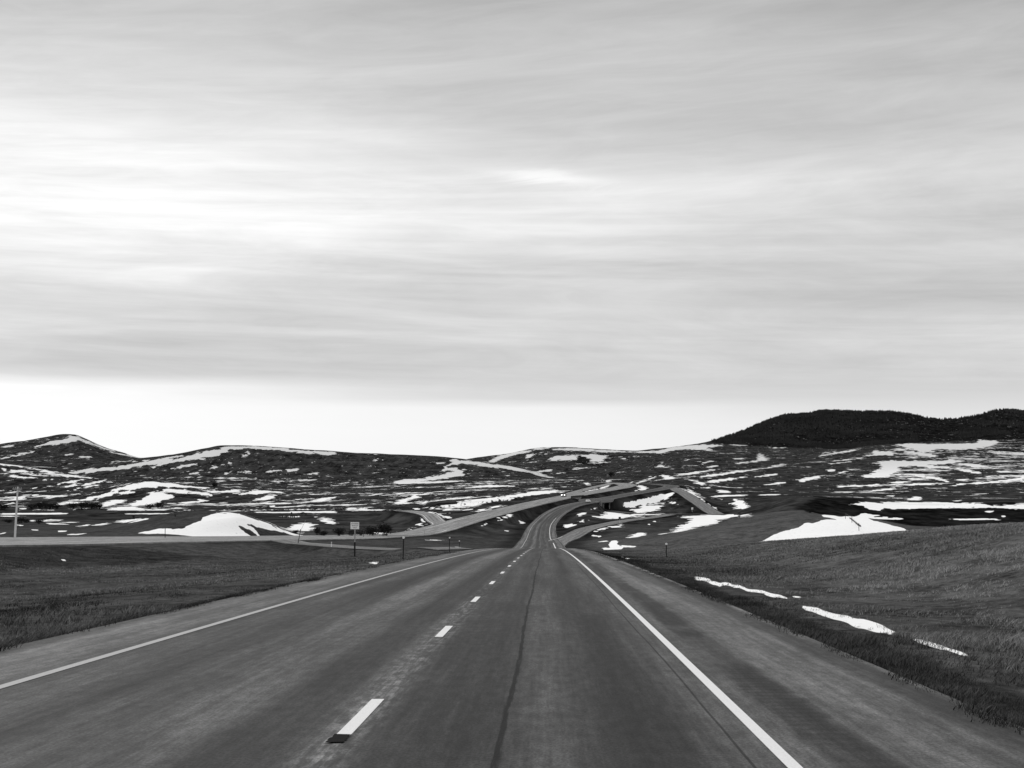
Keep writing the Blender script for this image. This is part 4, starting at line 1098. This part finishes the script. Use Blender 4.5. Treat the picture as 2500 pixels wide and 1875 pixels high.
def ramp_sign(px, Y, h, w_, hh, face, label, facing=0.0):
    p = foot(px, Y)
    t = tag(empty('ramp_sign', p, facing), label, 'sign')
    MB().box((0, 0, h / 2 - 0.2), (0.12, 0.12, h + 0.4)).build('post', M_PALEPOLE, t)
    MB().box((0, -0.09, h - hh / 2), (w_, 0.04, hh)).bevel(0.015, 1).build('sign_panel', face, t)
ramp_sign(1513, 672, 3.0, 1.0, 1.1, M_BLACK, 'dark backed sign on a pale post beside the exit ramp')
ramp_sign(1690, 905, 2.6, 1.1, 1.3, M_SIGNFACE, 'white sign near the foot of the entrance ramp')
ramp_sign(1574, 815, 1.9, 0.7, 0.9, M_SIGNFACE, 'small white sign where the exit ramp runs out of sight')
ramp_sign(1421, 1085, 2.6, 0.9, 1.1, M_METAL, 'grey sign at the fork of the far westbound ramp')
ramp_sign(1341, 955, 2.4, 0.5, 0.9, M_BLACK, 'narrow black marker at the end of the far bridge parapet')

# wire fence across the snow on the right
fp = [foot(px, Y) for px, Y in ((2064, 372), (2080, 340), (2097, 308), (2116, 276), (2136, 246), (2160, 215))]
t = tag(empty('wire_fence', fp[2]), 'wire fence of thin posts crossing the white snow slope', 'fence')
for q in fp:
    r = q - fp[2]
    MB().rod((r.x, r.y, r.z - 0.3), (r.x, r.y, r.z + 1.55), 0.06, 0.05, 8).build('post', M_DARKWOOD, t)
for hh in (0.45, 0.85, 1.25):
    w_ = MB()
    for a_, b_ in zip(fp[:-1], fp[1:]):
        w_.rod(a_ - fp[2] + Vector((0, 0, hh)), b_ - fp[2] + Vector((0, 0, hh)), 0.008, n=5)
    w_.build('wire', M_METAL, t)

# ------------------------------------------------------------------ shrubs and trees
def twig_cloud(seed, n, w, d, h, leaf, open_):
    r = np.random.default_rng(seed)
    V, Fc = [], []
    lobes = [(r.uniform(-.32, .32), r.uniform(-.3, .3), r.uniform(.35, .62), r.uniform(.26, .42)) for _ in range(9)]
    while len(Fc) < n:
        lx, ly, lz, lr = lobes[r.integers(len(lobes))]
        q = r.normal(0, 1, 3); q /= np.linalg.norm(q)
        q *= lr * r.uniform(0, 1) ** 0.45
        c = np.array([lx + q[0], ly + q[1], max(0.0, lz + q[2] * 1.1)])
        if c[2] > 1.02:
            continue
        c = c * np.array([w, d, h])
        a = r.normal(0, 1, 3); a[2] += open_; a /= np.linalg.norm(a)
        b = np.cross(a, r.normal(0, 1, 3)); b /= np.linalg.norm(b)
        s_ = leaf * r.uniform(.6, 1.5)
        k = len(V)
        V += [c - a * s_ - b * s_ * .3, c + b * s_ * .45, c + a * s_ * 1.1, c - b * s_ * .45]
        Fc.append((k, k + 1, k + 2, k + 3))
    return V, Fc
def make_shrub(name, seed, w, d, h, leaf, n, label, cat, group):
    t = tag(empty(name, (0, 0, 0)), label, cat, group)
    V, Fc = twig_cloud(seed, n, w, d, h, leaf, 0.5)
    link_mesh('foliage', V, Fc, M_TWIG, t)
    st = MB()
    r = random.Random(seed)
    for k in range(9):
        a = r.uniform(0, 2 * math.pi); q = r.uniform(.15, .36)
        st.rod((0.04 * w * math.cos(a), 0.04 * d * math.sin(a), -0.1), (q * w * math.cos(a), q * d * math.sin(a), h * r.uniform(.5, .85)), 0.02 * h, 0.006 * h, 5)
    st.build('stem', M_TWIG, t)
    return t
GRP = {}
def shrub(px, Y, wpx, hpx, label, group, variant=0):
    p = foot(px, Y)
    m = Y / F
    key = (group, variant)
    if key not in GRP:
        GRP[key] = make_shrub('shrub', 5 + variant, 1.0, 1.0, 1.0, 0.050, 900 if variant != 2 else 330, label, 'shrub', group)
        GRP[key].location = p; GRP[key].scale = (wpx * m * 1.05, wpx * m * 0.9, hpx * m * 1.12)
        GRP[key].rotation_euler = (0, 0, px * 0.37)
        return GRP[key]
    return dup(GRP[key], p, px * 0.37, label, (wpx * m * 1.05, wpx * m * 0.9, hpx * m * 1.12))
g1 = 'dark shrubs behind the westbound road'
shrub(774, 432, 15, 23, 'upright dark shrub, leftmost of the clumps left of the sign', g1)
shrub(789, 430, 20, 15, 'low dark shrub touching the right side of the upright leftmost one', g1, 1)
shrub(827, 440, 30, 22, 'round black shrub standing alone just left of the sign post', g1)
shrub(858, 452, 26, 20, 'thin twiggy shrub directly behind the sign post', g1, 2)
shrub(880, 458, 26, 18, 'open twiggy shrub between sign post and big bush, snow showing through', g1, 2)
shrub(906, 470, 36, 25, 'left half of the big black bush right of the sign', g1, 1)
shrub(940, 480, 44, 31, 'largest black rounded bush at right end of the roadside clumps', g1)
shrub(722, 440, 14, 9, 'small bush at the right foot of the snowy mound', g1, 1)
shrub(428, 404, 7, 7, 'tiny bush poking through the snow on the mound', g1, 2)
g2 = 'thicket along the valley track'
LB = ['thicket bush at the very left edge behind the pole', 'first bush right of the utility pole in the thicket', 'taller second bush right of the utility pole', 'third thicket bush right of the pole', 'low bush ending the first dark thicket',
      'low bush starting the second dark thicket', 'tallest bush in the second thicket', 'broad bush right of the tallest one in second thicket', 'last low bush of the second thicket', 'small bush left of the pair below the snowy knoll', 'bushy clump below the snowy knoll']
for k, (px, w_, h_) in enumerate(((8, 34, 13), (78, 30, 14), (99, 32, 18), (121, 30, 17), (140, 24, 13), (177, 26, 15), (200, 28, 19), (223, 28, 18), (243, 22, 14), (366, 20, 13), (387, 26, 17))):
    shrub(px, 1028 + 4 * (k % 3), w_, h_, LB[k], g2, k % 2)
g3 = 'scattered shrubs on the left flats'
shrub(20, 610, 22, 9, 'low dark shrub left of the utility pole on the flats', g3, 1)
shrub(50, 600, 28, 13, 'wide dark shrub just right of the utility pole', g3, 0)
shrub(66, 606, 18, 10, 'small dark shrub behind the wide one near the pole', g3, 1)
shrub(95, 560, 22, 12, 'separate dark shrub further right on the snowy flats', g3, 0)
shrub(326, 800, 6, 7, 'tiny round shrub on the grass above the snowy wedge', g3, 1)
shrub(325, 560, 7, 7, 'tiny shrub standing in the wedge of snow', g3, 2)
shrub(523, 1440, 16, 17, 'dark bush between snow patches right of the knoll', g3, 0)
shrub(1805, 438, 9, 15, 'lone dark shrub leaning on the right hill crest', g3, 2)
shrub(1978, 412, 24, 12, 'dark shrub at the top end of the right grassy hill', g3, 1)
shrub(1492, 2000, 18, 13, 'distant dark bush on the plain below the central hills', g3, 0)

# pines on the dark right-hand hill: one far mass
def forest():
    r = np.random.default_rng(4)
    V, Fc = [], []
    idx = np.argwhere((DK > 0.7) & (GY > 3100) & (GY < 4700))
    tz = 0
    cnt = 0
    for k in range(45000):
        i, j = idx[r.integers(len(idx))]
        if i >= NR - 1 or j >= NC - 1:
            continue
        fx, fy = r.uniform(0, 1, 2)
        x = GX[i, j] * (1 - fx) + GX[i, j + 1] * fx; y = GY[i, j] * (1 - fy) + GY[i + 1, j] * fy; z = GZ[i, j]
        dens = vnoise(np.array([x / 60.0]), np.array([y / 60.0]), 9)[0] * 0.6 + vnoise(np.array([x / 190.0]), np.array([y / 220.0]), 31)[0] * 0.6
        if dens < 0.54 or (PX[i, j] > 2240 and dens < 0.66):
            continue
        h = r.uniform(2.5, 7.5) * r.uniform(.7, 1.1); w = h * r.uniform(.30, .5)
        a0 = r.uniform(0, 6.28)
        b = len(V)
        for q in range(5):
            a = a0 + q * 1.2566
            V.append((x + w * math.cos(a) * r.uniform(.7, 1.2), y + w * math.sin(a), z + h * .08))
        V.append((x + r.uniform(-.3, .3), y, z + h))
        Fc += [(b + q, b + (q + 1) % 5, b + 5) for q in range(5)]
        cnt += 1
        if cnt >= 16000:
            break
    o = link_mesh('forest', V, Fc, M_CONIFER)
    tag(o, 'dark conifer wood covering the high hill on the right', 'forest')
    o['kind'] = 'stuff'
forest()

# ------------------------------------------------------------------ cattle
def make_cow(label):
    t = tag(empty('cow', (0, 0, 0)), label, 'cow', 'black cattle grazing on the snowy flats')
    joints = {'rump': (-0.75, 0, 1.18, .27), 'mid': (-0.1, 0, 1.10, .37), 'chest': (0.55, 0, 1.12, .33), 'neck': (0.90, 0, 1.15, .19), 'head': (1.22, 0, 0.80, .14), 'muzzle': (1.40, 0, 0.46, .09),
              'tail': (-1.0, 0, 1.05, .05), 'tip': (-1.03, 0, .5, .03)}
    ed = [('rump', 'mid'), ('mid', 'chest'), ('chest', 'neck'), ('neck', 'head'), ('head', 'muzzle'), ('rump', 'tail'), ('tail', 'tip')]
    for s_, nm in ((-1, 'r'), (1, 'l')):
        joints['fs' + nm] = (0.55, s_ * .19, .80, .15); joints['fk' + nm] = (0.57, s_ * .20, .42, .075); joints['ff' + nm] = (0.56, s_ * .20, .03, .065)
        joints['hs' + nm] = (-0.70, s_ * .20, .86, .19); joints['hk' + nm] = (-0.86, s_ * .20, .48, .085); joints['hf' + nm] = (-0.80, s_ * .20, .03, .065)
        ed += [('chest', 'fs' + nm), ('fs' + nm, 'fk' + nm), ('fk' + nm, 'ff' + nm), ('rump', 'hs' + nm), ('hs' + nm, 'hk' + nm), ('hk' + nm, 'hf' + nm)]
    names = list(joints)
    me = bpy.data.meshes.new('body')
    me.from_pydata([joints[k][:3] for k in names], [(names.index(a), names.index(b)) for a, b in ed], [])
    o = bpy.data.objects.new('body', me)
    COL.objects.link(o)
    sk = o.modifiers.new('skin', 'SKIN')
    for k, nm in enumerate(names):
        me.skin_vertices[0].data[k].radius = (joints[nm][3],) * 2
    me.skin_vertices[0].data[0].use_root = True
    su = o.modifiers.new('sub', 'SUBSURF'); su.levels = su.render_levels = 1
    bpy.context.view_layer.update()
    fin = bpy.data.meshes.new_from_object(o.evaluated_get(bpy.context.evaluated_depsgraph_get()))
    bpy.data.objects.remove(o)
    fin.materials.clear(); fin.materials.append(M_HIDE)
    b = bpy.data.objects.new('body', fin); COL.objects.link(b); b.parent = t
    for s_ in (-1, 1):
        MB().ball((1.10, s_ * .19, .93), (.05, .11, .035), 8).build('ear', M_HIDE, t)
    return t
CW = [(688, 1265, 0.3, 'black cow at the left end of the grazing line'), (700, 1265.5, 3.0, 'second cow from the left in the grazing line'), (712, 1265.5, 0.2, 'broad black cow in the middle of the grazing line'),
      (722, 1264, 2.7, 'black cow at the right end of the grazing line'), (734, 1258, 0.1, 'black cow standing behind the grazing line, left of its neighbour'), (740, 1256.5, 3.3, 'black cow highest on the slope at upper right'),
      (712, 1256, 1.6, 'lone black cow above the middle of the grazing line'), (747, 1258.5, 1.4, 'small dark cow seen end-on at far right of the herd')]
cow0 = None
for px, py, rz, lb in CW:
    best = min(range(620, 900, 4), key=lambda Y: abs(to_px(*[float(v) for v in foot(px, Y)])[1] - py))
    p = foot(px, best)
    if cow0 is None:
        cow0 = make_cow(lb); cow0.location = p; cow0.rotation_euler = (0, 0, rz)
    else:
        dup(cow0, p, rz, lb)

# ------------------------------------------------------------------ dead grass on the verges and the banks
def grass():
    r = np.random.default_rng(21)
    def scatter(n, lat0, lat1, y0, y1, pw):
        Y = y0 * (y1 / y0) ** (r.uniform(0, 1, n) ** pw)
        lat = r.uniform(lat0, lat1, n)
        return lat + AZR * Y, Y
    sets = [scatter(80000, -62, -8.7, 12, 175, 0.8), scatter(130000, 4.75, 42, 11, 190, 0.85), scatter(26000, -9.4, -7.85, 11, 200, 0.9), scatter(26000, 4.05, 5.7, 11, 220, 0.9)]
    X = np.concatenate([a for a, _ in sets]); Y = np.concatenate([b for _, b in sets])
    vis = np.abs(X / Y) < 0.42
    X, Y = X[vis], Y[vis]
    Z, D = ground_many(X, Y)
    LT = X - AZR * Y
    D = np.where((LT > -20) & (LT < 30), np.maximum(LT - 4.33, -8.1 - LT), D)
    k = D > -0.20 + 0.32 * vnoise(X * 1.1, Y * 0.6, 91)
    Z = np.where(D < 0.0, near_z(Y), Z)
    X, Y, Z, D = X[k], Y[k], Z[k], D[k]
    pat = fbm(X / 5.0, Y / 7.0, 3, 61); pat2 = fbm(X / 1.3, Y / 1.6, 2, 67)
    ri = np.clip(np.searchsorted(rows, Y), 0, NR - 1); ci = np.clip(np.searchsorted(uc, X / (Y + YB)), 0, NC - 1)
    brush_shade, sno = DK[ri, ci], SN[ri, ci]
    keep = r.uniform(0, 1, len(X)) < np.clip(0.62 + 0.9 * pat + 0.45 * pat2, 0.10, 1)
    keep |= D < 1.2
    keep &= (r.uniform(0, 1, len(X)) > sno * 0.90)
    X, Y, Z, pat, D, pat2, brush_shade = X[keep], Y[keep], Z[keep], pat[keep], D[keep], pat2[keep], brush_shade[keep]
    LT = X - AZR * Y
    n = len(X); NB = 7
    far = np.clip(Y / 50.0, 0.7, 2.8)
    sp = np.repeat(0.10 * far, NB)
    bx = np.repeat(X, NB) + r.normal(0, 1, n * NB) * sp; by = np.repeat(Y, NB) + r.normal(0, 1, n * NB) * sp
    bz = np.repeat(Z, NB) - 0.03
    fade = np.repeat(1 - 0.45 * sstep(Y, 20, 80) - 0.3 * sstep(Y, 80, 190), NB)
    h = np.repeat(np.clip(0.085 + 0.10 * pat + 0.09 * pat2, 0.03, 0.26), NB) * r.uniform(.5, 1.35, n * NB) * fade * np.repeat(np.where((LT > 0) & (LT < 6.6), 0.72, 1.0), NB)
    w = 0.0075 * np.repeat(far, NB) * r.uniform(.7, 1.6, n * NB)
    a = r.uniform(0, 2 * np.pi, n * NB); ln = r.uniform(.5, 1.9, n * NB)
    dx, dy = np.cos(a), np.sin(a)
    tx = bx + dx * ln * h + 0.35 * h; ty = by + dy * ln * h; tz = bz + 0.03 + h
    mx = bx + dx * ln * h * .35; my = by + dy * ln * h * .35; mz = bz + h * .62
    px_, py_ = -dy * w, dx * w
    co = np.empty((n * NB, 5, 3), np.float32)
    co[:, 0] = np.stack([bx - px_, by - py_, bz], -1); co[:, 1] = np.stack([bx + px_, by + py_, bz], -1)
    co[:, 2] = np.stack([mx + px_ * .8, my + py_ * .8, mz], -1); co[:, 3] = np.stack([mx - px_ * .8, my - py_ * .8, mz], -1); co[:, 4] = np.stack([tx, ty, tz], -1)
    N = n * NB
    me = bpy.data.meshes.new('grass')
    me.vertices.add(N * 5); me.vertices.foreach_set('co', co.ravel())
    base = np.arange(N, dtype=np.int32)[:, None] * 5
    loops = np.concatenate([base + np.array([0, 1, 2, 3], np.int32), base + np.array([3, 2, 4], np.int32)], 1).ravel()
    me.loops.add(len(loops)); me.loops.foreach_set('vertex_index', loops)
    st = (np.arange(N, dtype=np.int32)[:, None] * 7 + np.array([0, 4], np.int32)).ravel()
    me.polygons.add(2 * N); me.polygons.foreach_set('loop_start', st)
    me.update(calc_edges=True)
    big = fbm(X / 16.0, Y / 24.0, 3, 83)
    tone = np.clip(np.repeat(0.090 + 0.17 * big + 0.07 * pat2 + 0.10 * sstep(LT, 7, 13), NB) + r.normal(0, 0.03, N) + np.repeat(0.10 * (r.uniform(0, 1, n) > 0.93), NB), 0.014, 0.30)
    edge = np.where(LT < 0, np.where(D < 0.6, 0.45, 1.0), np.where(LT < 6.6, 0.40, 1.0))
    tone = tone * np.repeat(edge * (1 - 0.68 * brush_shade), NB)  # embankment shade is put into the blade colour as well
    at_ = me.attributes.new('tone', 'FLOAT', 'POINT')
    at_.data.foreach_set('value', np.repeat(tone, 5).astype(np.float32))
    m, g = mat("dead_grass")
    aa = g.n('ShaderNodeAttribute'); aa.attribute_name = 'tone'
    finish(g, grey(g, aa.outputs['Fac']), 1.0, 0.0)
    me.materials.append(m)
    o = bpy.data.objects.new('grass', me)
    COL.objects.link(o)
    tag(o, 'dead tufted grass on the verges and roadside banks', 'grass')
    o['kind'] = 'stuff'
    return n
print('tufts', grass())
